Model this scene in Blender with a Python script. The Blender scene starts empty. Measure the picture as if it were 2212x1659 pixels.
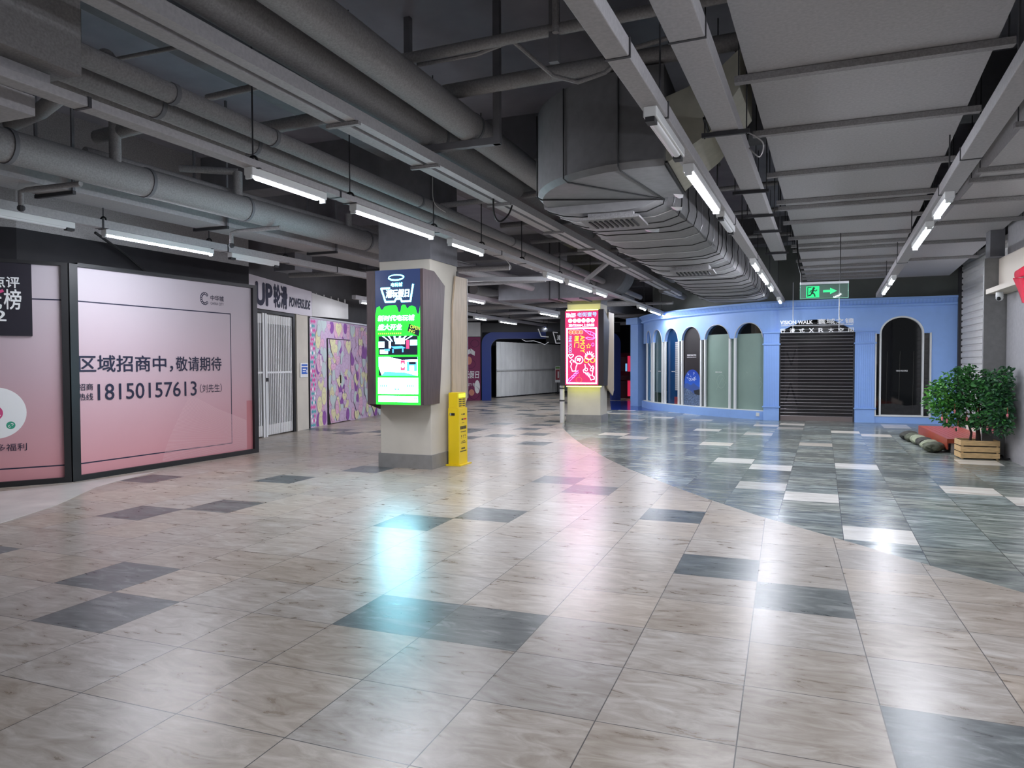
import bpy, bmesh, math, random
from mathutils import Matrix, Vector
from math import sin, cos, tan, pi, radians, hypot, atan2
rng = random.Random(7)
SC = bpy.context.scene
COL = SC.collection

# ------------------------------------------------------------------ camera, world, exposure
cam_d = bpy.data.cameras.new('camera'); cam = bpy.data.objects.new('camera', cam_d); COL.objects.link(cam)
F_PX, PITCH, ROLL, YAW, CAM_H = 1551.68, -0.0275025, -0.003155, 0.362746, 1.585
cam_d.sensor_fit = 'HORIZONTAL'; cam_d.sensor_width = 36.0
cam_d.lens = F_PX / 2212 * 36.0
cam_d.clip_start = .05; cam_d.clip_end = 200
_f = Vector((-sin(YAW)*cos(PITCH), cos(YAW)*cos(PITCH), sin(PITCH)))
_r = Vector((cos(YAW), sin(YAW), 0)); _u = _r.cross(_f)
_r, _u = _r*cos(ROLL)+_u*sin(ROLL), -_r*sin(ROLL)+_u*cos(ROLL)
cam.matrix_world = Matrix(((_r.x, _u.x, -_f.x, 0), (_r.y, _u.y, -_f.y, 0), (_r.z, _u.z, -_f.z, CAM_H), (0, 0, 0, 1)))
SC.camera = cam
world = bpy.data.worlds.new('world'); SC.world = world; world.use_nodes = True
world.node_tree.nodes['Background'].inputs[0].default_value = (.62, .62, .64, 1)
world.node_tree.nodes['Background'].inputs[1].default_value = .2
SC.view_settings.view_transform = 'Standard'
try: SC.view_settings.look = 'None'
except Exception: pass
SC.view_settings.exposure = 0.0
SC.view_settings.gamma = 1.0
SC.view_settings.use_curve_mapping = False
TUBE = 230.0     # radiance of a lit tube

# ------------------------------------------------------------------ materials
def lin(c):
    return tuple(((v/255.0)/12.92 if v/255.0 <= .04045 else ((v/255.0+.055)/1.055)**2.4) for v in c)
MATS = {}
def mat(name, rgb, rough=.6, metal=0., noise=0., nscale=30., bump=0., spec=.5, stretch=(1, 1, 1)):
    if name in MATS: return MATS[name]
    m = bpy.data.materials.new(name); m.use_nodes = True; MATS[name] = m
    nt = m.node_tree; b = nt.nodes['Principled BSDF']
    c = (*lin(rgb), 1)
    b.inputs['Base Color'].default_value = c; b.inputs['Roughness'].default_value = rough
    b.inputs['Metallic'].default_value = metal; b.inputs['Specular IOR Level'].default_value = spec
    if noise or bump:
        tc = nt.nodes.new('ShaderNodeTexCoord'); mp = nt.nodes.new('ShaderNodeMapping'); nz = nt.nodes.new('ShaderNodeTexNoise')
        mp.inputs['Scale'].default_value = stretch
        nz.inputs['Scale'].default_value = nscale; nz.inputs['Detail'].default_value = 4
        nt.links.new(tc.outputs['Object'], mp.inputs['Vector']); nt.links.new(mp.outputs['Vector'], nz.inputs['Vector'])
        if noise:
            mr = nt.nodes.new('ShaderNodeMapRange'); mr.inputs['From Min'].default_value = .25; mr.inputs['From Max'].default_value = .75
            mr.inputs['To Min'].default_value = 1-noise; mr.inputs['To Max'].default_value = 1+noise
            mx = nt.nodes.new('ShaderNodeVectorMath'); mx.operation = 'SCALE'
            mx.inputs[0].default_value = c[:3]
            nt.links.new(nz.outputs['Fac'], mr.inputs['Value']); nt.links.new(mr.outputs['Result'], mx.inputs['Scale'])
            nt.links.new(mx.outputs['Vector'], b.inputs['Base Color'])
        if bump:
            bp = nt.nodes.new('ShaderNodeBump'); bp.inputs['Strength'].default_value = bump; bp.inputs['Distance'].default_value = .01
            nt.links.new(nz.outputs['Fac'], bp.inputs['Height']); nt.links.new(bp.outputs['Normal'], b.inputs['Normal'])
    return m
def em(name, rgb, s):
    if name in MATS: return MATS[name]
    m = bpy.data.materials.new(name); m.use_nodes = True; MATS[name] = m
    b = m.node_tree.nodes['Principled BSDF']
    b.inputs['Base Color'].default_value = (.02, .02, .02, 1); b.inputs['Roughness'].default_value = .25
    b.inputs['Emission Color'].default_value = (*lin(rgb), 1); b.inputs['Emission Strength'].default_value = s
    return m
def glassy(name, rgb, alpha, rough=.05):
    if name in MATS: return MATS[name]
    m = mat(name, rgb, rough); m.node_tree.nodes['Principled BSDF'].inputs['Alpha'].default_value = alpha
    return m
def grad_mat(name, stops, z0, z1, rough=.55):
    """colour printed on a banner, changing with height"""
    m = bpy.data.materials.new(name); m.use_nodes = True; nt = m.node_tree; b = nt.nodes['Principled BSDF']
    b.inputs['Roughness'].default_value = rough
    tc = nt.nodes.new('ShaderNodeTexCoord'); sp = nt.nodes.new('ShaderNodeSeparateXYZ'); mr = nt.nodes.new('ShaderNodeMapRange'); cr = nt.nodes.new('ShaderNodeValToRGB')
    mr.inputs['From Min'].default_value = z0; mr.inputs['From Max'].default_value = z1
    nt.links.new(tc.outputs['Object'], sp.inputs[0]); nt.links.new(sp.outputs['Z'], mr.inputs['Value']); nt.links.new(mr.outputs[0], cr.inputs[0]); nt.links.new(cr.outputs[0], b.inputs['Base Color'])
    el = cr.color_ramp.elements
    while len(el) < len(stops): el.new(.5)
    for e, (p, c) in zip(el, stops): e.position = p; e.color = (*lin(c), 1)
    return m

M_PAINT = mat('grey sprayed paint', (142, 140, 141), .75, noise=.22, nscale=60, bump=.15)
M_PAINTD = mat('dark grey sprayed paint', (114, 114, 119), .8, noise=.12, nscale=6)
M_DUCT = mat('grey duct paint', (166, 164, 166), .7, noise=.12, nscale=40, bump=.08)
M_SLAB = mat('dark ceiling paint', (142, 142, 152), .85, noise=.15, nscale=2)
M_STEEL = mat('dark steel', (50, 50, 54), .6)
M_FOIL = mat('grey wrapped foil', (136, 135, 137), .68, noise=.1, nscale=15, bump=.35)
M_TAPE = mat('black strap', (18, 18, 20), .6)
M_SILVER = mat('bare foil', (205, 205, 208), .3, .6)
M_FOILD = mat('dark wrapped foil', (104, 104, 106), .55, noise=.12, nscale=12, bump=.3)
M_CANVAS = mat('cream canvas', (176, 174, 160), .8, noise=.08, nscale=12, bump=.3)
M_WHITE = mat('white enamel', (226, 228, 228), .4)
M_WHITED = mat('off white board', (200, 198, 196), .6, noise=.04, nscale=4)
M_BEIGE = mat('beige plaster', (196, 190, 178), .75, noise=.06, nscale=3, bump=.05)
M_SKIRT = mat('grey stone skirting', (134, 132, 130), .45, noise=.12, nscale=7)
M_BLACK = mat('black powder coat', (22, 22, 25), .45)
M_BLACKW = mat('black painted wall', (26, 26, 30), .8, noise=.3, nscale=3)
M_GREYW = mat('dark grey wall', (82, 80, 82), .8, noise=.1, nscale=3)
M_NAVY = mat('navy ink', (20, 22, 52), .55)
M_BLUE = mat('light blue lacquer', (148, 186, 246), .5, noise=.03, nscale=5)
M_BLUE2 = mat('blue lacquer ribbing', (140, 178, 238), .5)
M_DBLUE = mat('deep blue panel', (26, 54, 132), .5)
M_DWOOD = mat('dark walnut veneer', (78, 64, 66), .5, noise=.35, nscale=6, stretch=(9, 9, .6))
M_LWOOD = mat('pale oak veneer', (180, 163, 140), .55, noise=.18, nscale=5, stretch=(9, 9, .6))
M_PINE = mat('pine board', (206, 172, 122), .6, noise=.25, nscale=5, stretch=(2, 9, 9))
M_DECK = mat('red brown decking', (168, 72, 52), .35, noise=.15, nscale=6, stretch=(1, 6, 6))
M_YEL = mat('yellow enamel', (236, 204, 22), .4)
M_ALU = mat('aluminium', (190, 192, 196), .35, .5)
M_CONC = mat('grey stone cladding', (124, 123, 123), .6, noise=.12, nscale=12)
M_CONCL = mat('pale stone cladding', (158, 157, 160), .6, noise=.1, nscale=14)
M_CREAM = mat('cream board', (214, 204, 190), .6)
M_RED = mat('red felt', (206, 30, 62), .8)
M_TUBE = em('lit tube', (240, 244, 255), TUBE)
M_TUBEW = em('lit tube dim', (240, 244, 255), TUBE*.6)
M_OFF = mat('unlit diffuser', (232, 234, 236), .35)

# ------------------------------------------------------------------ mesh building
class MB:
    def __init__(s): s.v = []; s.f = []; s.mi = []; s.m = 0
    def add(s, vs, fs):
        o = len(s.v); s.v += [Vector(p) for p in vs]
        for f in fs: s.f.append([i+o for i in f]); s.mi.append(s.m)
        return s
    def box(s, x0, y0, z0, x1, y1, z1):
        a, b = min(x0, x1), max(x0, x1); c, d = min(y0, y1), max(y0, y1); e, g = min(z0, z1), max(z0, z1)
        return s.add([(a, c, e), (b, c, e), (b, d, e), (a, d, e), (a, c, g), (b, c, g), (b, d, g), (a, d, g)],
                     [(3, 2, 1, 0), (4, 5, 6, 7), (0, 1, 5, 4), (1, 2, 6, 5), (2, 3, 7, 6), (3, 0, 4, 7)])
    def beam(s, p, q, w, h):
        """box from p to q (points on the centre of its underside), width w, height h"""
        p = Vector(p); q = Vector(q); d = (q-p).normalized()
        if abs(d.z) > .95: u = Vector((1, 0, 0)); t = Vector((0, 1, 0)); p0 = [p-u*w/2-t*h/2, p+u*w/2-t*h/2, p+u*w/2+t*h/2, p-u*w/2+t*h/2]; k = q-p
        else:
            u = Vector((d.y, -d.x, 0)).normalized(); t = u.cross(d).normalized()
            if t.z < 0: t = -t
            p0 = [p-u*w/2, p+u*w/2, p+u*w/2+t*h, p-u*w/2+t*h]; k = q-p
        return s.add(p0+[a+k for a in p0], [(0, 1, 2, 3), (7, 6, 5, 4), (0, 4, 5, 1), (1, 5, 6, 2), (2, 6, 7, 3), (3, 7, 4, 0)])
    def tube(s, path, r, n=10, caps=True, rs=None):
        path = [Vector(p) for p in path]; rings = []; prev = None
        for i, p in enumerate(path):
            d = (path[min(i+1, len(path)-1)]-path[max(i-1, 0)]).normalized()
            if prev is None:
                ref = Vector((0, 0, 1)) if abs(d.z) < .9 else Vector((1, 0, 0)); u = d.cross(ref).normalized()
            else:
                u = (prev-d*prev.dot(d)); u = u.normalized() if u.length > 1e-6 else d.cross(Vector((0, 0, 1))).normalized()
            prev = u; t = d.cross(u); rr = rs[i] if rs else r
            rings.append([p+(u*cos(2*pi*k/n)+t*sin(2*pi*k/n))*rr for k in range(n)])
        vs = [v for g in rings for v in g]; fs = []
        for i in range(len(rings)-1):
            for k in range(n): fs.append((i*n+k, i*n+(k+1) % n, (i+1)*n+(k+1) % n, (i+1)*n+k))
        if caps: fs += [tuple(range(n-1, -1, -1)), tuple((len(rings)-1)*n+k for k in range(n))]
        return s.add(vs, fs)
    def prism(s, pts, a, b, axis='y'):
        """closed 2-D outline extruded along an axis: 'y' takes (x,z), 'x' takes (y,z), 'z' takes (x,y)"""
        n = len(pts)
        def P(p, t): return (p[0], t, p[1]) if axis == 'y' else (t, p[0], p[1]) if axis == 'x' else (p[0], p[1], t)
        return s.add([P(p, a) for p in pts]+[P(p, b) for p in pts],
                     [tuple(range(n)), tuple(range(2*n-1, n-1, -1))]+[(i, i+n, (i+1) % n+n, (i+1) % n) for i in range(n)])
    def ring(s, outer, inner, a, b):
        """band between two (x,z) outlines of equal length, extruded in y"""
        n = len(outer); vs = [(p[0], a, p[1]) for p in outer]+[(p[0], a, p[1]) for p in inner]+[(p[0], b, p[1]) for p in outer]+[(p[0], b, p[1]) for p in inner]
        fs = []
        for i in range(n):
            j = (i+1) % n
            fs += [(i, j, n+j, n+i), (2*n+j, 2*n+i, 3*n+i, 3*n+j), (j, i, 2*n+i, 2*n+j), (n+i, n+j, 3*n+j, 3*n+i)]
        return s.add(vs, fs)
    def sphere(s, c, r, n=10, m=6, sz=1.):
        vs = [(c[0], c[1], c[2]-r*sz)]; fs = []
        for i in range(1, m):
            a = -pi/2+pi*i/m
            for k in range(n): vs.append((c[0]+r*cos(a)*cos(2*pi*k/n), c[1]+r*cos(a)*sin(2*pi*k/n), c[2]+r*sz*sin(a)))
        vs.append((c[0], c[1], c[2]+r*sz)); L = len(vs)-1
        for k in range(n):
            fs.append((0, 1+(k+1) % n, 1+k)); fs.append((L, 1+(m-2)*n+k, 1+(m-2)*n+(k+1) % n))
            for i in range(m-2): a = 1+i*n; fs.append((a+k, a+(k+1) % n, a+n+(k+1) % n, a+n+k))
        return s.add(vs, fs)
    def build(s, name, mats, parent=None, M=None, smooth=False, bevel=0.):
        if not isinstance(mats, (list, tuple)): mats = [mats]
        vs = [M @ v for v in s.v] if M is not None else s.v
        loc = Vector((0, 0, 0))
        if parent is None:
            xs = [v.x for v in vs]; ys = [v.y for v in vs]; zs = [v.z for v in vs]
            loc = Vector(((min(xs)+max(xs))/2, (min(ys)+max(ys))/2, min(zs)))
        me = bpy.data.meshes.new(name); me.from_pydata([v-loc for v in vs], [], s.f)
        for m in mats: me.materials.append(m)
        for p, i in zip(me.polygons, s.mi): p.material_index = i
        bm = bmesh.new(); bm.from_mesh(me); bmesh.ops.recalc_face_normals(bm, faces=bm.faces); bm.to_mesh(me); bm.free()
        if smooth:
            for p in me.polygons: p.use_smooth = True
            try: me.set_sharp_from_angle(angle=radians(40))
            except Exception: pass
        o = bpy.data.objects.new(name, me); COL.objects.link(o); o.location = loc
        if parent is not None: o.parent = parent
        if bevel:
            bv = o.modifiers.new('bevel', 'BEVEL'); bv.width = bevel; bv.segments = 2; bv.limit_method = 'ANGLE'
        return o
INV = {}
def thing(name, label, cat, loc=(0, 0, 0), rotz=0., group=None):
    o = bpy.data.objects.new(name, None); COL.objects.link(o); o.empty_display_size = .1
    o.location = loc; o.rotation_euler = (0, 0, rotz)
    INV[o.name] = (Matrix.Translation(Vector(loc)) @ Matrix.Rotation(rotz, 4, 'Z')).inverted()
    return tag(o, label, cat, group)
def tag(o, label=None, cat=None, group=None, kind=None):
    if label: o['label'] = label
    if cat: o['category'] = cat
    if group: o['group'] = group
    if kind: o['kind'] = kind
    return o
def struct(o): o['kind'] = 'structure'; return o
def W(root): return INV[root.name]
def dup(root, loc, rotz=0., label=None, group=None):
    r = root.copy(); COL.objects.link(r); r.location = loc; r.rotation_euler = (0, 0, rotz)
    if label: r['label'] = label
    if group: r['group'] = group
    for ch in list(root.children):
        c = ch.copy(); COL.objects.link(c); c.parent = r
        for g in list(ch.children):
            d = g.copy(); COL.objects.link(d); d.parent = c
    return r
_TXT = {}
def txt(s, box, y, m, parent, name='lettering', bold=0., shear=0., ext=.004, rot=0., M=None):
    """flat lettering filling box=(x0,z0,x1,z1) on the plane y of the parent's frame, read by someone looking along +y"""
    key = (s, bold, shear)
    if key not in _TXT:
        cu = bpy.data.curves.new('t', 'FONT'); cu.body = s; cu.size = 1; cu.shear = shear; cu.resolution_u = 3; cu.space_line = .95
        o = bpy.data.objects.new('t', cu); COL.objects.link(o)
        dg = bpy.context.evaluated_depsgraph_get(); me = bpy.data.meshes.new_from_object(o.evaluated_get(dg))
        v0 = [v.co.copy() for v in me.vertices]; f0 = [list(p.vertices) for p in me.polygons]
        bpy.data.objects.remove(o); bpy.data.curves.remove(cu); bpy.data.meshes.remove(me)
        # heavier strokes: the glyphs laid over themselves a little shifted
        sh = [(0, 0)] if not bold else [(bold*cos(a), bold*sin(a)) for a in [pi/4+pi*k/3 for k in range(6)]]
        vv = []; ff = []
        for k, (dx, dy) in enumerate(sh):
            o_ = len(vv); vv += [Vector((v.x+dx, v.y+dy, .0004*k)) for v in v0]; ff += [[i+o_ for i in f] for f in f0]
        _TXT[key] = (vv, ff)
    vs, fs = _TXT[key]
    if not vs: return None
    xs = [v.x for v in vs]; ys = [v.y for v in vs]; a, b, c, d = min(xs), max(xs), min(ys), max(ys)
    x0, z0, x1, z1 = box; cx, cz = (x0+x1)/2, (z0+z1)/2
    mb = MB(); P = []
    for v in vs:
        px = (v.x-a)/(b-a or 1)*(x1-x0)-(x1-x0)/2; pz = (v.y-c)/(d-c or 1)*(z1-z0)-(z1-z0)/2
        P.append((cx+px*cos(rot)-pz*sin(rot), y-ext-v.z, cz+px*sin(rot)+pz*cos(rot)))
    mb.add(P, fs)
    me = bpy.data.meshes.new(name); me.from_pydata([M @ v for v in mb.v] if M is not None else mb.v, [], mb.f); me.materials.append(m)
    o = bpy.data.objects.new(name, me); COL.objects.link(o); o.parent = parent
    return o
def flat(mb, pts, y):
    """flat polygon of (x,z) points on plane y"""
    n = len(pts); return mb.add([(p[0], y, p[1]) for p in pts], [tuple(range(n))])
def rect(mb, x0, z0, x1, z1, y): return flat(mb, [(x0, z0), (x1, z0), (x1, z1), (x0, z1)], y)
def stroke(mb, pts, w, y, closed=False):
    """flat neon-like line of width w through (x,z) points"""
    P = pts+[pts[0]] if closed else pts
    for (a, b), (c, d) in zip(P, P[1:]):
        L = hypot(c-a, d-b) or 1e-6; nx, nz = -(d-b)/L*w/2, (c-a)/L*w/2; ex, ez = (c-a)/L*w*.3, (d-b)/L*w*.3
        flat(mb, [(a-ex-nx, b-ez-nz), (c+ex-nx, d+ez-nz), (c+ex+nx, d+ez+nz), (a-ex+nx, b-ez+nz)], y)
def circ(cx, cz, rx, rz=None, n=24, a0=0., a1=2*pi):
    rz = rz or rx; k = n if abs(a1-a0-2*pi) < 1e-6 else n+1
    return [(cx+rx*cos(a0+(a1-a0)*i/n), cz+rz*sin(a0+(a1-a0)*i/n)) for i in range(k)]
def heart(cx, cz, w, h, n=24):
    o = []
    for i in range(n):
        t = 2*pi*i/n; o.append((cx+w/2*sin(t)**3, cz+h*(.05+(13*cos(t)-5*cos(2*t)-2*cos(3*t)-cos(4*t))/32.)))
    return o

# ================================================================== THE SETTING
def clip(poly, x0, y0, x1, y1):
    def half(P, ins, cut):
        o = []
        for i in range(len(P)):
            a, b = P[i-1], P[i]; ia, ib = ins(a), ins(b)
            if ia != ib: o.append(cut(a, b))
            if ib: o.append(b)
        return o
    def cx(X): return lambda a, b: (X, a[1]+(b[1]-a[1])*(X-a[0])/(b[0]-a[0]))
    def cy(Y): return lambda a, b: (a[0]+(b[0]-a[0])*(Y-a[1])/(b[1]-a[1]), Y)
    P = half(poly, lambda p: p[0] >= x0, cx(x0))
    if P: P = half(P, lambda p: p[0] <= x1, cx(x1))
    if P: P = half(P, lambda p: p[1] >= y0, cy(y0))
    if P: P = half(P, lambda p: p[1] <= y1, cy(y1))
    return P
def floor_mat(name, light, dark, rough, vary=(.88, 1.1), stretch=(.9, 4.4, 1), dist=.7):
    m = bpy.data.materials.new(name); m.use_nodes = True; nt = m.node_tree; b = nt.nodes['Principled BSDF']; N = nt.nodes.new; L = nt.links.new
    uv = N('ShaderNodeUVMap'); uv.uv_map = 'tile'
    tone = N('ShaderNodeAttribute'); tone.attribute_name = 'tone'; rnd = N('ShaderNodeAttribute'); rnd.attribute_name = 'rnd'
    sc = N('ShaderNodeVectorMath'); sc.operation = 'MULTIPLY'; sc.inputs[1].default_value = stretch
    ad = N('ShaderNodeVectorMath'); ad.operation = 'ADD'; r3 = N('ShaderNodeVectorMath'); r3.operation = 'SCALE'; r3.inputs[0].default_value = (37, 53, 71)
    L(uv.outputs[0], sc.inputs[0]); L(rnd.outputs['Fac'], r3.inputs['Scale']); L(sc.outputs[0], ad.inputs[0]); L(r3.outputs[0], ad.inputs[1])
    nz = N('ShaderNodeTexNoise'); nz.inputs['Scale'].default_value = 1.7; nz.inputs['Detail'].default_value = 7; nz.inputs['Roughness'].default_value = .62; nz.inputs['Distortion'].default_value = dist
    L(ad.outputs[0], nz.inputs['Vector'])
    cl = N('ShaderNodeValToRGB'); cd = N('ShaderNodeValToRGB')
    for c, st in ((cl, light), (cd, dark)):
        e = c.color_ramp.elements
        while len(e) < len(st): e.new(.5)
        for q, (p, col) in zip(e, st): q.position = p; q.color = (*lin(col), 1)
        L(nz.outputs['Fac'], c.inputs[0])
    mx = N('ShaderNodeMix'); mx.data_type = 'RGBA'; L(tone.outputs['Fac'], mx.inputs[0]); L(cl.outputs[0], mx.inputs[6]); L(cd.outputs[0], mx.inputs[7])
    br = N('ShaderNodeMapRange'); br.inputs['To Min'].default_value = vary[0]; br.inputs['To Max'].default_value = vary[1]; L(rnd.outputs['Fac'], br.inputs[0])
    sv = N('ShaderNodeVectorMath'); sv.operation = 'SCALE'; wt = N('ShaderNodeMix'); wt.data_type = 'RGBA'; wt.blend_type = 'MULTIPLY'; wt.inputs[0].default_value = 1; wc = N('ShaderNodeMix'); wc.data_type = 'RGBA'; wc.inputs[6].default_value = (.98, 1, 1.02, 1); wc.inputs[7].default_value = (1.04, .995, .93, 1); fm = N('ShaderNodeMath'); fm.operation = 'FRACT'; f2 = N('ShaderNodeMath'); f2.operation = 'MULTIPLY'; f2.inputs[1].default_value = 7.31; L(rnd.outputs['Fac'], f2.inputs[0]); L(f2.outputs[0], fm.inputs[0]); L(fm.outputs[0], wc.inputs[0]); L(mx.outputs[2], wt.inputs[6]); L(wc.outputs[2], wt.inputs[7]); L(wt.outputs[2], sv.inputs[0]); L(br.outputs[0], sv.inputs['Scale'])
    fr = N('ShaderNodeVectorMath'); fr.operation = 'FRACTION'; L(uv.outputs[0], fr.inputs[0])
    sb = N('ShaderNodeVectorMath'); sb.operation = 'SUBTRACT'; sb.inputs[1].default_value = (.5, .5, 0); L(fr.outputs[0], sb.inputs[0])
    ab = N('ShaderNodeVectorMath'); ab.operation = 'ABSOLUTE'; L(sb.outputs[0], ab.inputs[0]); sx = N('ShaderNodeSeparateXYZ'); L(ab.outputs[0], sx.inputs[0])
    mm = N('ShaderNodeMath'); mm.operation = 'MAXIMUM'; L(sx.outputs[0], mm.inputs[0]); L(sx.outputs[1], mm.inputs[1])
    gt = N('ShaderNodeMath'); gt.operation = 'GREATER_THAN'; gt.inputs[1].default_value = .4955; L(mm.outputs[0], gt.inputs[0])
    g = N('ShaderNodeMix'); g.data_type = 'RGBA'; L(gt.outputs[0], g.inputs[0]); L(sv.outputs[0], g.inputs[6]); g.inputs[7].default_value = (*lin((64, 60, 57)), 1)
    L(g.outputs[2], b.inputs['Base Color'])
    rr = N('ShaderNodeMapRange'); rr.inputs['To Min'].default_value = rough*.75; rr.inputs['To Max'].default_value = rough*1.3; L(nz.outputs['Fac'], rr.inputs[0]); L(rr.outputs[0], b.inputs['Roughness'])
    b.inputs['Specular IOR Level'].default_value = .43
    return m
LIGHT_ST = [(.34, (141, 129, 116)), (.45, (156, 146, 135)), (.55, (168, 159, 149)), (.67, (182, 175, 167))]
DARK_ST = [(.34, (58, 62, 63)), (.45, (74, 79, 80)), (.56, (90, 96, 96)), (.68, (122, 126, 126))]
DZ_ST = [(.33, (86, 91, 89)), (.45, (112, 119, 116)), (.55, (134, 141, 137)), (.7, (168, 173, 168))]
def tiled(name, poly, origin, ang, picks, base, p_other, mt, far_p=None):
    T = .6; ca, sa = cos(ang), sin(ang)
    loc = [((x-origin[0])*ca+(y-origin[1])*sa, -(x-origin[0])*sa+(y-origin[1])*ca) for x, y in poly]
    i0 = math.floor(min(p[0] for p in loc)/T); i1 = math.ceil(max(p[0] for p in loc)/T); j0 = math.floor(min(p[1] for p in loc)/T); j1 = math.ceil(max(p[1] for p in loc)/T)
    vs, fs, tone, rnd, uvs = [], [], [], [], []; r = random.Random(11)
    for j in range(j0, j1):
        strip = clip(loc, i0*T, j*T, i1*T, j*T+T)
        if not strip: continue
        for i in range(i0, i1):
            q = r.random(); w = r.random()
            P = clip(strip, i*T, j*T, i*T+T, j*T+T)
            if len(P) < 3: continue
            ar = sum(P[k-1][0]*P[k][1]-P[k][0]*P[k-1][1] for k in range(len(P)))/2
            if abs(ar) < 1e-5: continue
            if ar < 0: P = P[::-1]
            yw = origin[1]+(i*sa+j*ca)*T
            pr = p_other if (far_p is None or yw < far_p[0]) else far_p[1]
            t = 1-base if ((i, j) in picks or w < pr) else base
            o = len(vs); vs += [(origin[0]+x*ca-y*sa, origin[1]+x*sa+y*ca, 0) for x, y in P]
            fs.append(tuple(range(o, o+len(P)))); tone.append(t); rnd.append(q); uvs += [(x/T, y/T) for x, y in P]
    me = bpy.data.meshes.new(name); me.from_pydata(vs, [], fs); me.materials.append(mt)
    a = me.attributes.new('tone', 'FLOAT', 'FACE'); a.data.foreach_set('value', tone)
    a = me.attributes.new('rnd', 'FLOAT', 'FACE'); a.data.foreach_set('value', rnd)
    u = me.uv_layers.new(name='tile'); u.data.foreach_set('uv', [c for p in uvs for c in p])
    o = bpy.data.objects.new(name, me); COL.objects.link(o); return struct(o)
CURVE = [(-5.57, 19.2), (-5.54, 18.4), (-5.22, 17.3), (-4.75, 16.1), (-4.3, 15.0), (-3.75, 13.75), (-3.23, 12.7), (-2.7, 11.65), (-2.2, 10.75), (-1.38, 9.45), (-.82, 8.63), (-.24, 7.86), (.24, 7.33), (.62, 6.9), (.94, 6.53), (1.2, 6.24), (1.55, 5.84), (2.3, 5.0), (3.2, 4.05), (5.5, 1.8)]
lightp = [(-15, -3), (5.5, -3)] + CURVE[::-1] + [(-5.6, 24.4), (-7.0, 30.3), (-3, 31), (-3, 46), (-15, 46)]
darkp = CURVE + [(5.5, 25), (-1, 25), (-3, 24.2), (-5.6, 24.4)]
picks = {(-8, 2), (-7, 1), (-11, 5), (-10, 6), (-14, 8), (-11, 9), (-11, 2), (-4, 2), (-3, 2), (-6, 6), (-5, 7), (-5, 11), (-4, 10), (-1, 5), (0, 4), (1, 1), (-2, 8), (-10, 11), (-10, 25), (-9, 21), (-8, 18)}
tiled('floor', lightp, (-.1767, 2.472), 0, picks, 0, 0.0, floor_mat('light floor tile', LIGHT_ST, DARK_ST, .29, (.88, 1.1), (1.2, 3.6, 1), 1.2), far_p=(13.5, .16))
DO, DA = (.535, 7.67), radians(-2.6)
wp = set()
for x, y in [(.58, 15.46), (1.04, 12.09), (.3, 9.08), (.83, 7.37), (2.14, 10.24), (2.49, 9.63), (2.89, 13.18), (.23, 18.57), (1.32, 18.07), (1.88, 17.36), (-1.29, 14.63), (-.78, 12.18), (-.23, 11.54), (-.27, 9.75), (-.56, 16.91), (-1.78, 17.62), (-3.67, 16.07), (-3.08, 15.34)]:
    dx, dy = x-DO[0], y-DO[1]; wp.add((math.floor((dx*cos(DA)+dy*sin(DA))/.6), math.floor((-dx*sin(DA)+dy*cos(DA))/.6)))
tiled('floor_dark_zone', darkp, DO, DA, wp, 1, 0.0, floor_mat('dark floor tile', [(.25, (176, 170, 160)), (.5, (206, 202, 194)), (.8, (222, 220, 214))], DZ_ST, .2, (.66, 1.26), (.8, 3.3, 1)), far_p=(18.5, .14))
bf = MB(); bf.add([(-5.6, 24.4, .0), (-3.0, 24.2, .0), (-3, 31, .0), (-7.0, 30.3, .0)], [(0, 1, 2, 3)])
struct(bf.build('floor_blue_zone', mat('deep blue floor vinyl', (36, 58, 140), .15)))
wf = MB(); wf.prism([(-9.7, 5.0), (-8.95, 6.75), (-8.75, 8.1), (-8.5, 7.15), (-8.35, 6.75), (-7.7, 5.72), (-7.36, 4.89), (-7.2, 4.0), (-9.9, 3.6)], .0005, .004, 'z')
struct(wf.build('floor_worn_patch', mat('worn whitish screed', (196, 190, 184), .3, noise=.22, nscale=2.2)))

def wall_poly(name, pts, z0, z1, m, th=.12):
    mb = MB()
    for a, b in zip(pts, pts[1:]):
        d = Vector((b[0]-a[0], b[1]-a[1], 0)).normalized(); n = Vector((-d.y, d.x, 0))*th
        mb.add([(a[0], a[1], z0), (b[0], b[1], z0), (b[0]+n.x, b[1]+n.y, z0), (a[0]+n.x, a[1]+n.y, z0), (a[0], a[1], z1), (b[0], b[1], z1), (b[0]+n.x, b[1]+n.y, z1), (a[0]+n.x, a[1]+n.y, z1)],
               [(3, 2, 1, 0), (4, 5, 6, 7), (0, 1, 5, 4), (1, 2, 6, 5), (2, 3, 7, 6), (3, 0, 4, 7)])
    return struct(mb.build(name, m))
CEIL = 5.2
cb = MB(); cb.box(-15, -3, CEIL, 5.5, 46, CEIL+.2); struct(cb.build('ceiling', M_SLAB))
# black wall behind the pink hoarding, returning to the shop row
WL = [(-12.4, 3.2), (-9.72, 6.75), (-9.5, 11.0), (-10.62, 11.2)]
wall_poly('wall_left', WL, 0, 3.45, M_BLACKW); wall_poly('wall_left_upper', WL, 3.45, CEIL, M_PAINT)
S0, S1 = Vector((-10.6, 11.15)), Vector((-12.95, 26.6))
wall_poly('wall_left_shop_row', [(-10.6, 11.12), (-10.92, 12.5)], 0, CEIL, M_GREYW)
wall_poly('wall_left_over_shops', [(-10.92, 12.5), (-11.28, 14.25)], 2.79, CEIL, M_GREYW)
wall_poly('wall_left_far', [(-11.28, 14.25), (-11.5, 15.3), (-12.3, 19.6), (-13.2, 28.3)], 0, CEIL, M_GREYW)
wall_poly('wall_left_arcade', [(-13.2, 28.3), (-13.65, 28.35), (-13.6, 31.2), (-11.9, 40.5), (-3.3, 42.5)], 0, CEIL, M_BLACKW)
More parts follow.
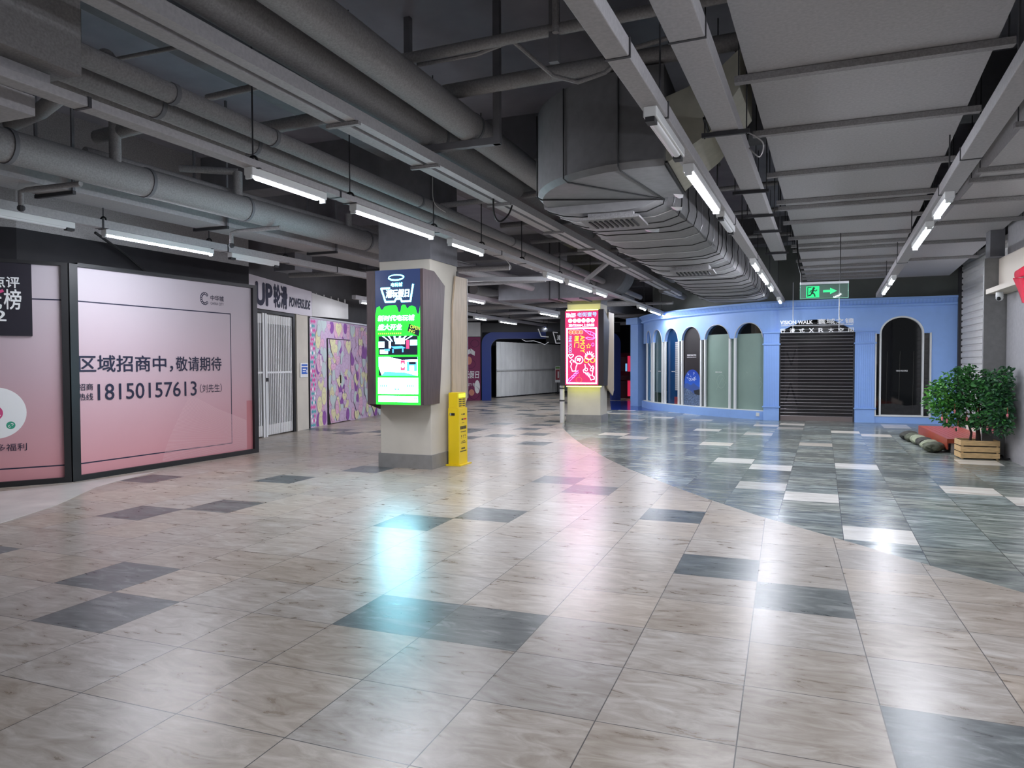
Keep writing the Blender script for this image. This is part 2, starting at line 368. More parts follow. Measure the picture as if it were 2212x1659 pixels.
wall_poly('wall_right', [(3.42, 14.0), (3.42, -3)], 0, CEIL, M_CONCL, .15)
wall_poly('wall_right_far', [(4.3, 24.0), (4.3, 14.3)], 0, CEIL, M_GREYW, .15)
wall_poly('wall_back', [(4.3, 23.6), (-.2, 23.7), (-1.6, 24.3), (-2.9, 25.7), (-3.6, 27.5), (-4.0, 31), (-3.3, 42)], 0, CEIL, mat('dark green grey wall', (112, 116, 112), .85, noise=.1, nscale=2), -.12)
wall_poly('wall_back_bulkhead', [(4.3, 21.62), (-.2, 21.66), (-1.3, 22.35), (-2.4, 23.35), (-3.4, 24.45), (-4.1, 25.4), (-4.55, 26.6)], 3.302, CEIL, mat('dark green grey wall', (112, 116, 112), .85), -.1)
# pillar with stone cladding where the right wall ends
pl = MB(); pl.box(3.1, 14.02, 0, 3.5, 14.09, 3.32)
struct(pl.build('pillar_right', M_CONC))
# columns (plaster below, dark paint above)
def column(x0, y0, x1, y1, top):
    a = MB(); a.box(x0, y0, 0, x1, y1, top); o = struct(a.build('column', M_BEIGE, bevel=.01))
    b = MB(); b.box(x0-.004, y0-.004, top, x1+.004, y1+.004, CEIL); p = b.build('painted_top', M_PAINTD, o); p.location = -o.location
    c = MB(); c.box(x0-.025, y0-.025, 0, x1+.025, y1+.025, .215); p = c.build('skirting', M_SKIRT, o); p.location = -o.location
    return o
column(-5.86, 9.68, -4.98, 10.62, 3.17)
column(-5.52, 18.78, -4.6, 19.55, 3.2)
# down-stand beams of the slab
for pts in (((-15, 1.6), (5.4, 1.6)), ((-15, 10.15), (5.4, 10.15)), ((-15, 19.2), (4.2, 19.2)), ((-15, 28.0), (-3.9, 28.0))):
    mb = MB(); mb.beam((pts[0][0], pts[0][1], 4.55), (pts[1][0], pts[1][1], 4.55), .5, CEIL-4.55); struct(mb.build('ceiling_beam', M_PAINTD))
for a, b in (((-5.6, 1.9), (-5.5, 9.85)), ((-5.5, 10.45), (-5.2, 18.9)), ((.9, 1.9), (1.2, 9.85)), ((-9.6, 10.45), (-9.3, 18.9))):
    mb = MB(); mb.beam((*a, 4.7), (*b, 4.7), .4, CEIL-4.7); struct(mb.build('ceiling_beam', M_PAINTD))
for x, y, w, d in ((-2.05, 5.05, 1.15, .95), (-1.1, 6.4, .75, .6)):
    mb = MB(); mb.box(x-w/2, y-d/2, CEIL-.06, x+w/2, y+d/2, CEIL-.0); struct(mb.build('ceiling_panel', M_PAINT))

# ================================================================== CEILING SERVICES
def run_x(a, k): return lambda y: a+k*y
def trunk(name, label, cat, fx, y0, y1, z, w, h, m, group=None, rods=(), joints=(), hooks=True, top=None):
    t = thing(name, label, cat, (fx(y0), y0, z), 0, group); M = W(t)
    b = MB(); b.beam((fx(y0), y0, z), (fx(y1), y1, z), w, h); b.build('channel_body', m, t, M, bevel=.006)
    for y in joints:
        j = MB(); j.beam((fx(y-.012), y-.012, z-.004), (fx(y+.012), y+.012, z-.004), w+.012, h+.008); j.build('coupling', M_STEEL, t, M)
    for y in rods:
        r = MB(); r.tube([(fx(y), y, z+h), (fx(y), y, top or CEIL)], .007, 6); ro = r.build('hanger_rod', M_STEEL, t, M)
        if hooks:
            q = MB(); q.tube([(fx(y)+.045*cos(a), y, z+h+.045*sin(a)) for a in [pi*i/8 for i in range(9)]], .011, 6)
            q.beam((fx(y), y-.012, z-.006), (fx(y), y+.012, z-.006), w+.03, .006); q.build('hook', M_TAPE, ro, M)
    return t
RX = run_x(-1.04, .046); SX = run_x(1.0, .06); BX = run_x(-4.33, .023); CX = run_x(-8.0, .038); EX = run_x(-10.5, .02); QX = run_x(-.76, .047)
TZ = 3.245
trunk('light_trunking', 'grey light trunking running beside the foil-wrapped duct', 'cable trunking', RX, -1, 21.0, TZ, .13, .1, M_DUCT, rods=(2.2, 5.0, 7.9, 10.4, 13.0, 16.0, 19.0), joints=(3.9, 4.95, 9.0, 12.2), hooks=False)
trunk('light_trunking', 'grey light trunking under the gap between the two wide ceiling ducts', 'cable trunking', SX, 2, 20.3, TZ, .15, .1, M_DUCT, rods=(5.2, 8.1, 11.9, 14.5, 17.5), joints=(6.85, 8.2, 13.5), hooks=False, top=3.8)
trunk('light_trunking', 'grey light trunking passing before the column with the green screen', 'cable trunking', BX, 1.5, 24.9, TZ, .13, .06, M_DUCT, rods=(4.95, 6.35, 8.15, 9.6, 11.2, 13.2, 15.3, 18, 21, 23.8), joints=(3.4, 6.1, 10.2))
trunk('light_trunking', 'grey light trunking above the pink hoarding', 'cable trunking', CX, 3, 27, TZ, .12, .1, M_DUCT, rods=(6.45, 8.1, 9.7, 12.5, 15.5, 19, 23), joints=(6.4, 8.4, 11), top=3.5)
trunk('light_trunking', 'far grey light trunking along the shop row', 'cable trunking', EX, 15.6, 33, TZ, .12, .1, M_DUCT, rods=(16.2, 19.5, 23, 26, 30), joints=())
trunk('light_trunking', 'wide grey unlit trunking beside the broad ceiling duct, ending in mid-air', 'cable trunking', QX, 1, 14.3, 3.5, .21, .12, M_DUCT, rods=(), joints=(2.4, 4.4))
# ---- trapeze hangers under the unlit trunking
for i, (y, lab) in enumerate(((6.2, 'nearest the broad duct\'s torn corner'), (8.4, 'second from the torn duct corner'), (9.8, 'third from the torn duct corner'), (11.0, 'fourth from the torn duct corner'), (13.2, 'closest to the trunking\'s open end'))):
    t = thing('trapeze_hanger', 'thin steel trapeze hanger under the unlit trunking, '+lab, 'hanger', (QX(y), y, 3.46), 0, 'trapeze hangers of the unlit trunking'); M = W(t)
    b = MB(); b.box(QX(y)-.19, y-.015, 3.46, QX(y)+.19, y+.015, 3.495); b.build('crossbar', M_STEEL, t, M)
    for s in (-1, 1):
        r = MB(); r.tube([(QX(y)+s*.165, y, 3.45), (QX(y)+s*.165, y, CEIL)], .006, 6); r.build('rod', M_STEEL, t, M)
# ---- tube lights
def make_light(L, lit):
    t = thing('tube_light', 'x', 'tube light', (0, 0, 0))
    b = MB(); b.box(-.045, -L/2, .03, .045, L/2, .1); b.build('housing', M_WHITE, t, bevel=.008)
    for s in (-1, 1):
        c = MB(); c.box(-.03, s*L/2, .0, .03, s*(L/2-(.09 if lit < 2 and L < 1.2 else .02)), .032); c.build('end_cap', M_STEEL if lit == 0 else M_WHITE, t)
    e = .1 if L < 1.2 else .025
    d = MB(); n = 8; sec = [(.028*cos(pi+pi*i/n), .03+.02*sin(pi+pi*i/n)) for i in range(n+1)]
    d.prism(sec, -L/2+e, L/2-e, 'y'); d.build('diffuser_tube', (M_OFF, M_TUBE, M_TUBEW)[lit], t, smooth=True)
    return t
PR = {}
def light(fx, y, L, lit, label, group):
    k = (L, lit); loc = (fx(y), y, 3.148); rz = -atan2(fx(1)-fx(0), 1)
    if k not in PR:
        o = make_light(L, lit); o.location = loc; o.rotation_euler = (0, 0, rz); o['label'] = label; o['group'] = group; PR[k] = o
    else: dup(PR[k], loc, rz, label, group)
BIG, SML = 1.7, 1.02
def row(fx, items, where, group):
    for y, L, lit, lab in items: light(fx, y, L, lit, lab+' '+where, group)
row(RX, [(5.2, SML, 0, 'short unlit tube light nearest the duct elbow,'), (6.98, BIG, 1, 'long glowing tube light just past the duct elbow,'), (8.66, SML, 0, 'short unlit tube light beyond the first long lamp,'),
         (12.5, SML, 1, 'short glowing tube light before the second long lamp,'), (14.3, BIG, 1, 'second long glowing tube light, toward the blue shop,'), (16.2, SML, 1, 'short glowing tube light after the second long lamp,'), (19.7, SML, 1, 'last short glowing tube light, touching the blue cornice,')], 'on trunking beside wrapped duct', 'tube lights beside the wrapped duct')
row(SX, [(8.55, SML, 1, 'short glowing tube light nearest the viewer'), (10.5, BIG, 1, 'long glowing tube light nearest the viewer'), (15.75, SML, 1, 'farther short glowing tube light'), (17.6, BIG, 1, 'farther long glowing tube light above the arched black window')], 'on trunking between wide ducts', 'tube lights between the wide ducts')
row(BX, [(5.4, SML, 2, 'short glowing tube light nearest the viewer'), (7.25, BIG, 1, 'long glowing tube light before the green-screen column'), (9.1, SML, 2, 'short glowing tube light just past the green-screen column'),
         (12.85, SML, 1, 'short lamp before the pink-screen column'), (14.5, BIG, 1, 'long lamp before the pink-screen column'), (16.15, SML, 1, 'short lamp ending over the pink-screen column'),
         (20.7, SML, 1, 'first short lamp beyond the pink-screen column'), (22.6, BIG, 1, 'long lamp above the blue shop\'s corner'), (24.2, SML, 1, 'last short lamp at the blue shop\'s corner')], 'on the middle trunking', 'tube lights on the middle trunking')
row(CX, [(5.55, SML, 0, 'short unlit tube light above the black poster'), (7.3, BIG, 1, 'long glowing tube light above the pink hoarding'), (9.0, SML, 0, 'short unlit tube light before the white fascia'), (16.8, SML, 1, 'small lamp seen right of the green-screen column'), (22.2, BIG, 1, 'long lamp before the pale folding gate')], 'on hoarding-side trunking', 'tube lights on the hoarding-side trunking')
row(EX, [(16.4, SML, 2, 'small lamp over the heart-patterned hoarding'), (23.3, SML, 1, 'small lamp over the deep blue arch'), (25.9, BIG, 1, 'long lamp over the deep blue arch'), (31, BIG, 1, 'farthest lamp over the white neon sign')], 'on far shop trunking', 'tube lights along the shop row')
# lamps of the same trunkings that stay out of sight
row(RX, [(-.3, BIG, 1, 'added long tube light behind the viewer, unseen,')], 'on trunking beside wrapped duct', 'tube lights beside the wrapped duct')  # unseen lamp added for its light, spaced like the visible ones
row(SX, [(3.3, BIG, 1, 'added long tube light overhead, out of view,')], 'on trunking between wide ducts', 'tube lights between the wide ducts')  # added above the frame to light the near floor, never in view
row(CX, [(14.6, BIG, 1, 'long lamp hidden by the green-screen column')], 'on hoarding-side trunking', 'tube lights on the hoarding-side trunking')

def pipe(label, path, r, m=None, joints=(), jr=.008, n=14, name='pipe', group=None, jm=None):
    path = [Vector(p) for p in path]; t = thing(name, label, 'pipe', path[0], 0, group); M = W(t)
    b = MB(); b.tube(path, r, n); b.build('pipe_body', m or M_PAINT, t, M, smooth=True)
    for y in joints:
        a, c = path[0], path[-1]; q = a+(c-a)*y; d = (c-a).normalized()*.02
        j = MB(); j.tube([q-d, q+d], r+jr, n); j.build('coupling', jm or M_PAINTD, t, M, smooth=True)
    return t
# two thick insulated pipes with steel U brackets
pipe('thick insulated grey pipe overhead, the one closer to the wrapped duct', [(-3.06, -1, 4.0), (-2.95, 20.5, 4.0)], .15, joints=(.362, .55, .74, .91), n=24, name='insulated_pipe')
pipe('thick insulated grey pipe overhead, the one above the ladder tray', [(-3.55, -1, 4.0), (-3.42, 20.5, 4.0)], .15, joints=(.37, .56, .75, .92), n=24, name='insulated_pipe')
for y, lab in ((6.72, 'nearest, in front of the duct elbow'), (10.9, 'second, beside the duct\'s first grille'), (14.9, 'third from the viewer'), (18.7, 'farthest from the viewer')):
    t = thing('pipe_bracket', 'steel U bracket under thick pipes, '+lab, 'bracket', (-3.2, y, 3.78), 0, 'U brackets of the thick pipes'); M = W(t)
    b = MB(); b.box(-3.74, y-.035, 3.78, -2.66, y+.035, 3.85); b.build('crossbar', M_PAINTD, t, M)
    for x in (-3.7, -2.7):
        b = MB(); b.box(x-.035, y-.03, 3.78, x+.035, y+.03, CEIL); b.build('upright', M_PAINTD, t, M)
# ladder tray
t = thing('cable_tray', 'pair of grey cable channels on small rungs below the thick pipes', 'cable tray', (-3.5, 0, 3.6)); M = W(t)
TX = run_x(-3.70, .027)
for dx, w in ((0, .13), (.165, .095)):
    b = MB(); b.beam((TX(-1)+dx, -1, 3.62), (TX(22)+dx, 22, 3.62), w, .1); b.build('channel', M_DUCT, t, M)
for y in (5.2, 6.6, 8.5, 10.6, 12.4, 15, 17.5, 20):
    b = MB(); b.box(TX(y)-.085, y-.02, 3.585, TX(y)+.235, y+.02, 3.615); b.build('rung', M_PAINT, t, M)
# three parallel service pipes
pipe('slim grey pipe, the inner one of three above the middle trunking', [(-4.32, 3.35, 3.62), (-4.15, 22, 3.62)], .075, joints=(.045, .105, .25, .42, .6, .8))
pipe('slim grey pipe, the middle one of three above the middle trunking', [(-4.57, 3.35, 3.59), (-4.4, 22, 3.59)], .088, joints=(.05, .107, .29, .48, .7, .86))
pipe('slightly thicker grey pipe, the outer one of three above the middle trunking', [(-4.86, 3.35, 3.59), (-4.7, 18.6, 3.59)], .11, joints=(.14, .4, .7))
# drain pipe and duct above the hoarding
PX = run_x(-7.05, .05)
pipe('thick grey drain pipe with couplings above the hoarding', [(PX(1.5), 1.5, 3.64), (PX(13), 13, 3.64)], .158, joints=(.275, .405, .535, .77), jr=.012, n=20, name='drain_pipe')
pipe('thin grey pipe running just above the drain pipe', [(-6.98, 5.6, 3.86), (-6.55, 13, 3.86)], .055)
for x, y, z0, z1, lab in ((-6.72, 5.75, 3.72, 4.2, 'stubby upright pipe rising from the drain pipe near its second coupling'), (-6.68, 7.55, 3.72, 4.1, 'small upright pipe rising from the drain pipe at its third coupling'), (-6.55, 9.9, 3.72, 4.0, 'upright stub pipe rising from the drain pipe before the column')):
    pipe(lab, [(x, y, z0), (x, y, z1)], .06 if z1 > 4.05 else .05)
pipe('grey branch pipe with an elbow crossing above the drain pipe', [(-7.4, 5.1, 4.05), (-6.75, 4.95, 4.05), (-5.1, 4.3, 4.05)], .075)
pipe('grey branch pipe meeting the upright stub above the drain pipe', [(-7.1, 5.85, 4.1), (-5.7, 5.65, 4.1)], .075)
pipe('short grey branch pipe beside the upright stub', [(-7.3, 7.2, 4.12), (-6.68, 7.55, 4.1)], .045)
t = thing('air_duct', 'long rectangular grey duct behind the drain pipe', 'air duct', (-7.5, 2, 3.5)); M = W(t)
DX = run_x(-7.86, .05)
b = MB(); b.beam((DX(1), 1, 3.5), (DX(16), 16, 3.5), .5, .42); b.build('duct_body', M_DUCT, t, M)
for y in (5.7, 7.9, 10.3, 12.8):
    b = MB(); b.box(DX(y)-.3, y-.02, 3.46, DX(y)+.3, y+.02, 3.498); h = b.build('hanger_bar', M_STEEL, t, M)
    for s in (-1, 1):
        b = MB(); b.box(DX(y)+s*.285-.012, y-.015, 3.46, DX(y)+s*.285+.012, y+.015, CEIL); b.build('hanger_upright', M_PAINTD, h, M)
for x, y, z, lab in ((-7.55, 5.3, 3.36, 'sprinkler pipe with a head under the long duct, nearest the viewer'), (-7.2, 8.0, 3.36, 'sprinkler pipe with a head under the long duct, near the lit lamp')):
    t = pipe(lab, [(x, y, z-.1), (x, y, z+.06), (x+.08, y+.02, z+.08), (x+.75, y+.1, z+.1)], .028)
    b = MB(); b.sphere((x, y, z-.11), .04, 8, 5); b.build('sprinkler_head', M_STEEL, t, W(t))
# boxed bulkhead and air handler at the near side
t = thing('air_handler', 'big boxed grey duct with ledges, cut off by the frame corner', 'air duct', (-5.0, 1.2, 3.2)); M = W(t)
b = MB(); b.box(-5.3, -1, 3.4, -4.13, 3.3, 4.5); b.build('duct_body', M_PAINT, t, M)
b = MB(); b.box(-5.25, -1, 3.33, -4.3, 3.22, 3.398); b.build('lower_ledge', M_DUCT, t, M)
b = MB(); b.box(-6.3, -1, 3.2, -4.55, 3.3, 3.328); g = b.build('grille_box', M_DUCT, t, M)
b = MB()
for i in range(12): b.box(-6.0+i*.07, 2.2, 3.185, -5.97+i*.07, 3.0, 3.199)
b.build('grille_slats', M_TAPE, g, M)
# broad duct with hanger bars
def broad(name, label, Lf, Rf, y0, y1, z0, z1, bars, m):
    t = thing(name, label, 'air duct', ((Lf(y0)+Rf(y0))/2, (y0+y1)/2, z0)); M = W(t)
    n = 8; b = MB()
    P = [(Lf(y0), y0), (Rf(y0), y0), (Rf(y1), y1), (Lf(y1), y1)]
    b.prism(P, z0, z1, 'z'); b.build('duct_body', m, t, M)
    for y in bars:
        b = MB(); x0, x1 = Lf(y)-.1, Rf(y)+.1
        b.add([(x0, y-.035, z0-.055), (x1, y-.035-.02, z0-.055), (x1, y+.035-.02, z0-.055), (x0, y+.035, z0-.055), (x0, y-.035, z0-.004), (x1, y-.055, z0-.004), (x1, y+.015, z0-.004), (x0, y+.035, z0-.004)],
              [(3, 2, 1, 0), (4, 5, 6, 7), (0, 1, 5, 4), (1, 2, 6, 5), (2, 3, 7, 6), (3, 0, 4, 7)])
        h = b.build('hanger_bar', M_PAINT, t, M)
        for x in (x0+.03, x1-.03):
            r = MB(); r.tube([(x, y, z0-.05), (x, y, CEIL)], .006, 6); r.build('rod', M_STEEL, h, M)
    return t
D1L, D1R = run_x(-.6, .055), run_x(.9, .077)
bd = broad('air_duct', 'very broad flat grey duct with cross bars, overhead toward the blue shop', D1L, D1R, -1, 21.0, 3.8, 4.35, (5.87, 7.3, 8.95, 10.5, 10.92, 12.05, 13.58, 14.47, 15.11, 16.6, 17.76, 18.65, 19.5, 20.16), M_DUCT)
b = MB(); b.box(.85, 14.5, 3.79, 1.5, 15.05, 3.799); b.build('access_panel', M_PAINT, bd, W(bd))
broad('air_duct', 'flat grey duct along the stone-clad wall, beyond the light trunking', run_x(1.75, .04), run_x(2.33, .074), 2, 21.0, 3.8, 4.3, (7.9, 9.6, 10.1, 11.4, 13.0, 15.0, 17.3), M_DUCT)
# foil-wrapped duct
t = thing('wrapped_duct', 'sagging foil-wrapped grey duct with straps, grilles and a big rounded elbow', 'air duct', (-1.6, 13, 3.3)); M = W(t)
def secl(y): return -2.56+.034*(y-7.7), -1.22+.062*(y-7.7)
r = random.Random(5); b = MB(); ys = [7.7+i*.085 for i in range(int(13.2/.085)+1)]; nu = 26; V0 = []
for i, y in enumerate(ys):
    x0, x1 = secl(y); big = .03*sin(y*2.1)+.016*sin(y*5.3+1)+.006*sin(y*11.+2); sag = .06*(.5+.5*sin(y*1.1))
    for k in range(nu):
        a = 2*pi*k/nu; ca, sa_ = cos(a), sin(a); e = 7.0
        q = (abs(ca)**e+abs(sa_)**e)**(-1/e); u, v = ca*q, sa_*q
        z = 3.66+v*.35; x = (x0+x1)/2+u*(x1-x0)/2
        if v < -.5: z += -sag*(1-u*u*.6)+big*.5+r.uniform(-.006, .006)
        if abs(u) > .8: x += r.uniform(-.008, .008)
        V0.append((x, y, z))
F0 = [(i*nu+k, i*nu+(k+1) % nu, (i+1)*nu+(k+1) % nu, (i+1)*nu+k) for i in range(len(ys)-1) for k in range(nu)]
F0 += [tuple(range(nu)), tuple((len(ys)-1)*nu+k for k in range(nu))]
b.add(V0, F0); b.build('wrapping', M_FOIL, t, M, smooth=True)
y = 7.95
while y < 20.6:
    x0, x1 = secl(y); q = MB(); i = int((y-7.7)/.085); dy = r.uniform(-.05, .05)
    pts = [Vector(V0[min(i, len(ys)-1)*nu+k]) for k in range(nu)]; c = sum(pts, Vector())/nu
    pts = [Vector((p.x+(p.x-c.x)*.012, p.y+dy*(p.x-c.x), p.z+(p.z-c.z)*.025)) for p in pts]
    q.tube(pts+[pts[0]], .006, 4, caps=False); q.build('strap', M_TAPE if r.random() < .72 else M_SILVER, t, M)
    y += r.uniform(.26, .62)
for (cx_, cy_, sx_, sy_) in ((-1.8, 8.0, .56, .46), (-1.5, 12.9, .62, .5)):
    q = MB(); q.box(cx_-sx_*.45, cy_-sy_*.45, 3.19, cx_+sx_*.45, cy_+sy_*.45, 3.42); g = q.build('grille_neck', M_PAINT, t, M)
    q = MB(); q.box(cx_-sx_/2-.05, cy_-sy_/2-.05, 3.165, cx_+sx_/2+.05, cy_+sy_/2+.05, 3.19); q.build('grille_frame', M_PAINT, g, M)
    q = MB()
    for i in range(9): q.beam((cx_-sx_*.42+i*sx_*.105, cy_-sy_*.42, 3.15), (cx_-sx_*.42+i*sx_*.105, cy_+sy_*.42, 3.15), .022, .014)
    q.build('grille_slats', M_TAPE, g, M)
# elbow of the wrapped duct
def sweep_rect(path, w, z0, z1, nose=.0):
    q = MB(); n = len(path); vs = []
    for i, p in enumerate(path):
        a = Vector(path[max(i-1, 0)]); c = Vector(path[min(i+1, n-1)]); d = (c-a).normalized(); s = Vector((d.y, -d.x)); p = Vector(p)
        for (o, z) in ((-w/2, z0+.05), (-w/2+.05, z0), (w/2-.05, z0), (w/2, z0+.05), (w/2, z1), (-w/2, z1)): vs.append((p.x+s.x*o, p.y+s.y*o, z))
    fs = [(i*6+k, i*6+(k+1) % 6, (i+1)*6+(k+1) % 6, (i+1)*6+k) for i in range(n-1) for k in range(6)]+[tuple(range(6)), tuple((n-1)*6+k for k in range(6))]
    return q.add(vs, fs)
ec = (-1.2, 7.72)
arc = [(ec[0]-.67*cos(a), ec[1]-.67*sin(a)) for a in [pi/2*i/12 for i in range(13)]]
q = sweep_rect([(-1.87, 8.0)]+arc+[(-1.0, 7.05)], 1.33, 3.33, 4.2); q.build('elbow', M_FOILD, t, M, smooth=True)
for a in (.35, .95, 1.42):
    q = MB(); d = Vector((-cos(a), -sin(a))); c = Vector(ec); i_, o_ = c+d*.0, c+d*1.345
    q.tube([(o_.x, o_.y, 4.2), (o_.x, o_.y, 3.35), (o_.x-d.x*.05, o_.y-d.y*.05, 3.322), (i_.x, i_.y, 3.322)], .008, 5); q.build('elbow_strap', M_TAPE, t, M)
q = MB(); q.add([(-1.0, 6.5, 3.36), (-1.0, 7.66, 3.36), (-1.0, 7.66, 3.95), (-1.0, 6.5, 3.95), (-.62, 6.45, 3.58), (-.62, 7.45, 3.58), (-.62, 7.45, 4.05), (-.62, 6.45, 4.05), (-.36, 6.2, 3.84), (-.3, 7.1, 3.84), (-.3, 7.1, 4.15), (-.36, 6.2, 4.15)],
       [(0, 1, 2, 3), (0, 4, 5, 1), (1, 5, 6, 2), (2, 6, 7, 3), (3, 7, 4, 0), (4, 8, 9, 5), (5, 9, 10, 6), (6, 10, 11, 7), (7, 11, 8, 4), (11, 10, 9, 8)])
o = q.build('canvas_connector', M_CANVAS, t, M); o['label'] = 'torn cream canvas joining the duct to the broad duct'
for xx in (-.98, -.63):
    q = MB(); q.beam((xx, 6.1 if xx > -.8 else 6.4, 3.34 if xx < -.8 else 3.58), (xx, 7.6, 3.34 if xx < -.8 else 3.58), .02, .02); q.build('clamp_strip', M_TAPE, t, M)
for (x, y, s) in ((-1.02, 7.5, .05), (-1.12, 8.1, .06), (-1.6, 9.3, .1)):
    q = MB(); q.add([(x-s, y-s, 3.31), (x+s, y-s*.6, 3.30), (x+s*.7, y+s, 3.285), (x-s*.8, y+s*.7, 3.30), (x, y, 3.27)], [(0, 1, 4), (1, 2, 4), (2, 3, 4), (3, 0, 4)]); q.build('torn_foil', M_SILVER, t, M)
# pipes crossing over
pipe('thin grey pipe crossing above the thick pipes and the trunkings', [(-3.4, 5.92, 4.4), (1.0, 5.75, 4.4)], .05)
pipe('medium grey pipe crossing behind the steel strut', [(-3.2, 6.55, 4.3), (.2, 6.38, 4.3)], .075)
pipe('bent grey conduit looping over the crossing pipes', [(-3.2, 5.99, 4.36), (-2.6, 5.98, 4.36), (-2.25, 5.97, 4.42), (-1.95, 6.2, 4.16), (-1.75, 6.3, 4.11), (-1.5, 6.3, 4.16), (-1.25, 6.3, 4.33), (-.7, 6.28, 4.4)], .02, n=8, name='conduit')
t = thing('steel_strut', 'upright steel strut with a clamp hanging over the crossing pipes', 'bracket', (-1.83, 5.85, 4.15)); M = W(t)
b = MB(); b.box(-1.87, 5.82, 4.12, -1.79, 5.88, CEIL); b.build('channel', M_PAINTD, t, M)
b = MB(); b.tube([(-1.8, 5.79, 4.34), (-1.8, 5.79, 4.62)], .03, 8); b.build('clamp', M_PAINT, t, M)
pipe('thin pale pipe high in the dark gap before the bulkhead', [(-6.0, 4.78, CEIL), (-6.0, 4.78, 4.3), (-4.6, 4.8, 4.3)], .02)
pipe('grey pipe crossing high between the drain pipe and the slim pipes', [(-5.9, 6.45, 4.15), (-3.9, 6.3, 4.15)], .07)
pipe('twin thin pipe crossing behind the slim pipes', [(-5.5, 5.8, 4.3), (-3.8, 5.65, 4.3)], .035)
pipe('sprinkler pipe crossing behind the thick pipes over the ladder tray', [(-4.7, 9.5, 3.9), (-3.0, 9.3, 3.9)], .04)
pipe('far sprinkler pipe with couplings crossing under the slab', [(-4.6, 13.2, 3.95), (-2.6, 13.0, 3.95)], .045, joints=(.3, .6))
trunk('light_trunking', 'pale crossing trunking between the two columns', 'cable trunking', lambda y: -6.25+(y-13.6)*3.4, 13.6, 14.2, 3.3, .1, .08, M_ALU)
t = thing('brace', 'slanting steel brace from the middle trunking up to the ladder tray', 'bracket', (-4.0, 15, 3.35)); M = W(t)
b = MB(); b.beam((-4.05, 15.2, 3.36), (-3.2, 14.2, 3.68), .07, .07); b.build('bar', M_DUCT, t, M)
# duct crossing over the pink-screen column
t = thing('air_duct', 'rectangular grey duct with an upturned elbow before the pink-screen column', 'air duct', (-5.6, 18, 3.2)); M = W(t)
b = MB(); b.box(-6.95, 17.35, 3.24, -4.3, 18.35, 3.86); b.build('duct_body', M_PAINTD, t, M)
b = MB(); b.prism([(-4.3, 3.86), (-4.3, 3.24)]+[(-4.3+.72*sin(a), 3.96-.72*cos(a)) for a in [pi/2*i/12 for i in range(1, 13)]]+[(-3.58, 4.4), (-4.3, 4.4)], 17.35, 18.35, 'y'); b.build('elbow', M_PAINTD, t, M)
for x in (-5.55, -5.3, -4.75):
    b = MB(); b.box(x-.02, 17.28, 3.2, x+.02, 18.42, 3.235); b.build('hanger_bar', M_STEEL, t, M)
for x in (-5.55, -5.3):
    b = MB(); b.box(x-.012, 17.3, 3.2, x+.012, 17.33, CEIL); b.build('hanger_upright', M_STEEL, t, M)
# more services far back
far = [('grey pipe far back under the slab, beyond the green-screen column', (-7.0, 12.5, 3.75), (-6.4, 17.2, 3.75), .1), ('grey pipe far back crossing above the shop row', (-11.5, 21, 3.42), (-4.2, 21.4, 3.42), .06),
       ('paired grey pipe far back crossing above the shop row', (-11.5, 21.6, 3.42), (-4.2, 22.0, 3.42), .05), ('thick grey pipe running back toward the neon sign', (-8.6, 19.5, 3.8), (-8.2, 36, 3.8), .15),
       ('grey pipe beside the thick one toward the neon sign', (-9.2, 19.5, 3.7), (-8.8, 36, 3.7), .09), ('far grey pipe crossing before the neon sign', (-12.5, 27, 3.43), (-4.8, 27.4, 3.43), .06), ('farthest grey pipe crossing over the pale folding gate', (-12.5, 32, 3.42), (-4.8, 32.4, 3.42), .08),
       ('grey pipe running back over the blue shop corner', (-3.3, 20.8, 3.7), (-3.0, 23.2, 3.7), .1), ('grey pipe crossing just behind the green-screen column', (-9.5, 12.2, 3.42), (-4.9, 12.8, 3.42), .05)]
far += [('grey pipe crossing from the slim pipes to the wrapped duct, nearest of the crossing group', (-4.6, 11.6, 3.98), (-2.4, 11.5, 3.98), .045), ('second grey pipe crossing between the slim pipes and wrapped duct', (-4.6, 14.6, 3.9), (-2.4, 14.4, 3.9), .04),
        ('pale grey conduit crossing above the pink-screen column', (-5.2, 16.5, 3.95), (-2.5, 16.4, 3.95), .035), ('grey branch pipe far behind the pink-screen column', (-6.0, 22.5, 3.45), (-3.2, 22.3, 3.45), .05),
        ('grey pipe running back between the two columns, left of the slim pipes', (-6.2, 11.5, 3.5), (-5.95, 17.1, 3.5), .08), ('thin grey pipe crossing behind the oak board', (-8.2, 15.2, 3.42), (-4.9, 15.0, 3.42), .04),
        ('thin grey pipe crossing farther behind the oak board', (-9.6, 18.2, 3.4), (-7.1, 18.3, 3.4), .045), ('grey pipe linking the shop row duct to the middle duct', (-10.5, 24.5, 3.45), (-6.0, 24.8, 3.45), .05),
        ('slim grey pipe under the unlit trunking gap, first one past the elbow', (-.95, 10.2, 3.95), (-.1, 10.1, 3.95), .03), ('slim grey pipe under the unlit trunking gap, second one past the elbow', (-.9, 11.9, 3.95), (.0, 11.8, 3.95), .03), ('slim grey pipe under the unlit trunking gap, third one past the elbow', (-.85, 13.9, 3.9), (.1, 13.8, 3.9), .03)]
for lab, a, c, rr in far: pipe(lab, [a, c], rr)
for lab, a, c, w, h in (('flat grey duct far back over the shop row', (-10.9, 18, 3.55), (-10.4, 34, 3.55), .6, .35), ('flat grey duct far back along the middle passage', (-6.3, 20, 3.5), (-5.9, 36, 3.5), .8, .35), ('square grey duct crossing above the gate and fascia', (-10.4, 13.0, 4.0), (-6.4, 13.8, 4.0), .7, .5)):
    b = MB(); b.beam(a, c, w, h); tag(b.build('air_duct', M_PAINT), lab, 'air duct')
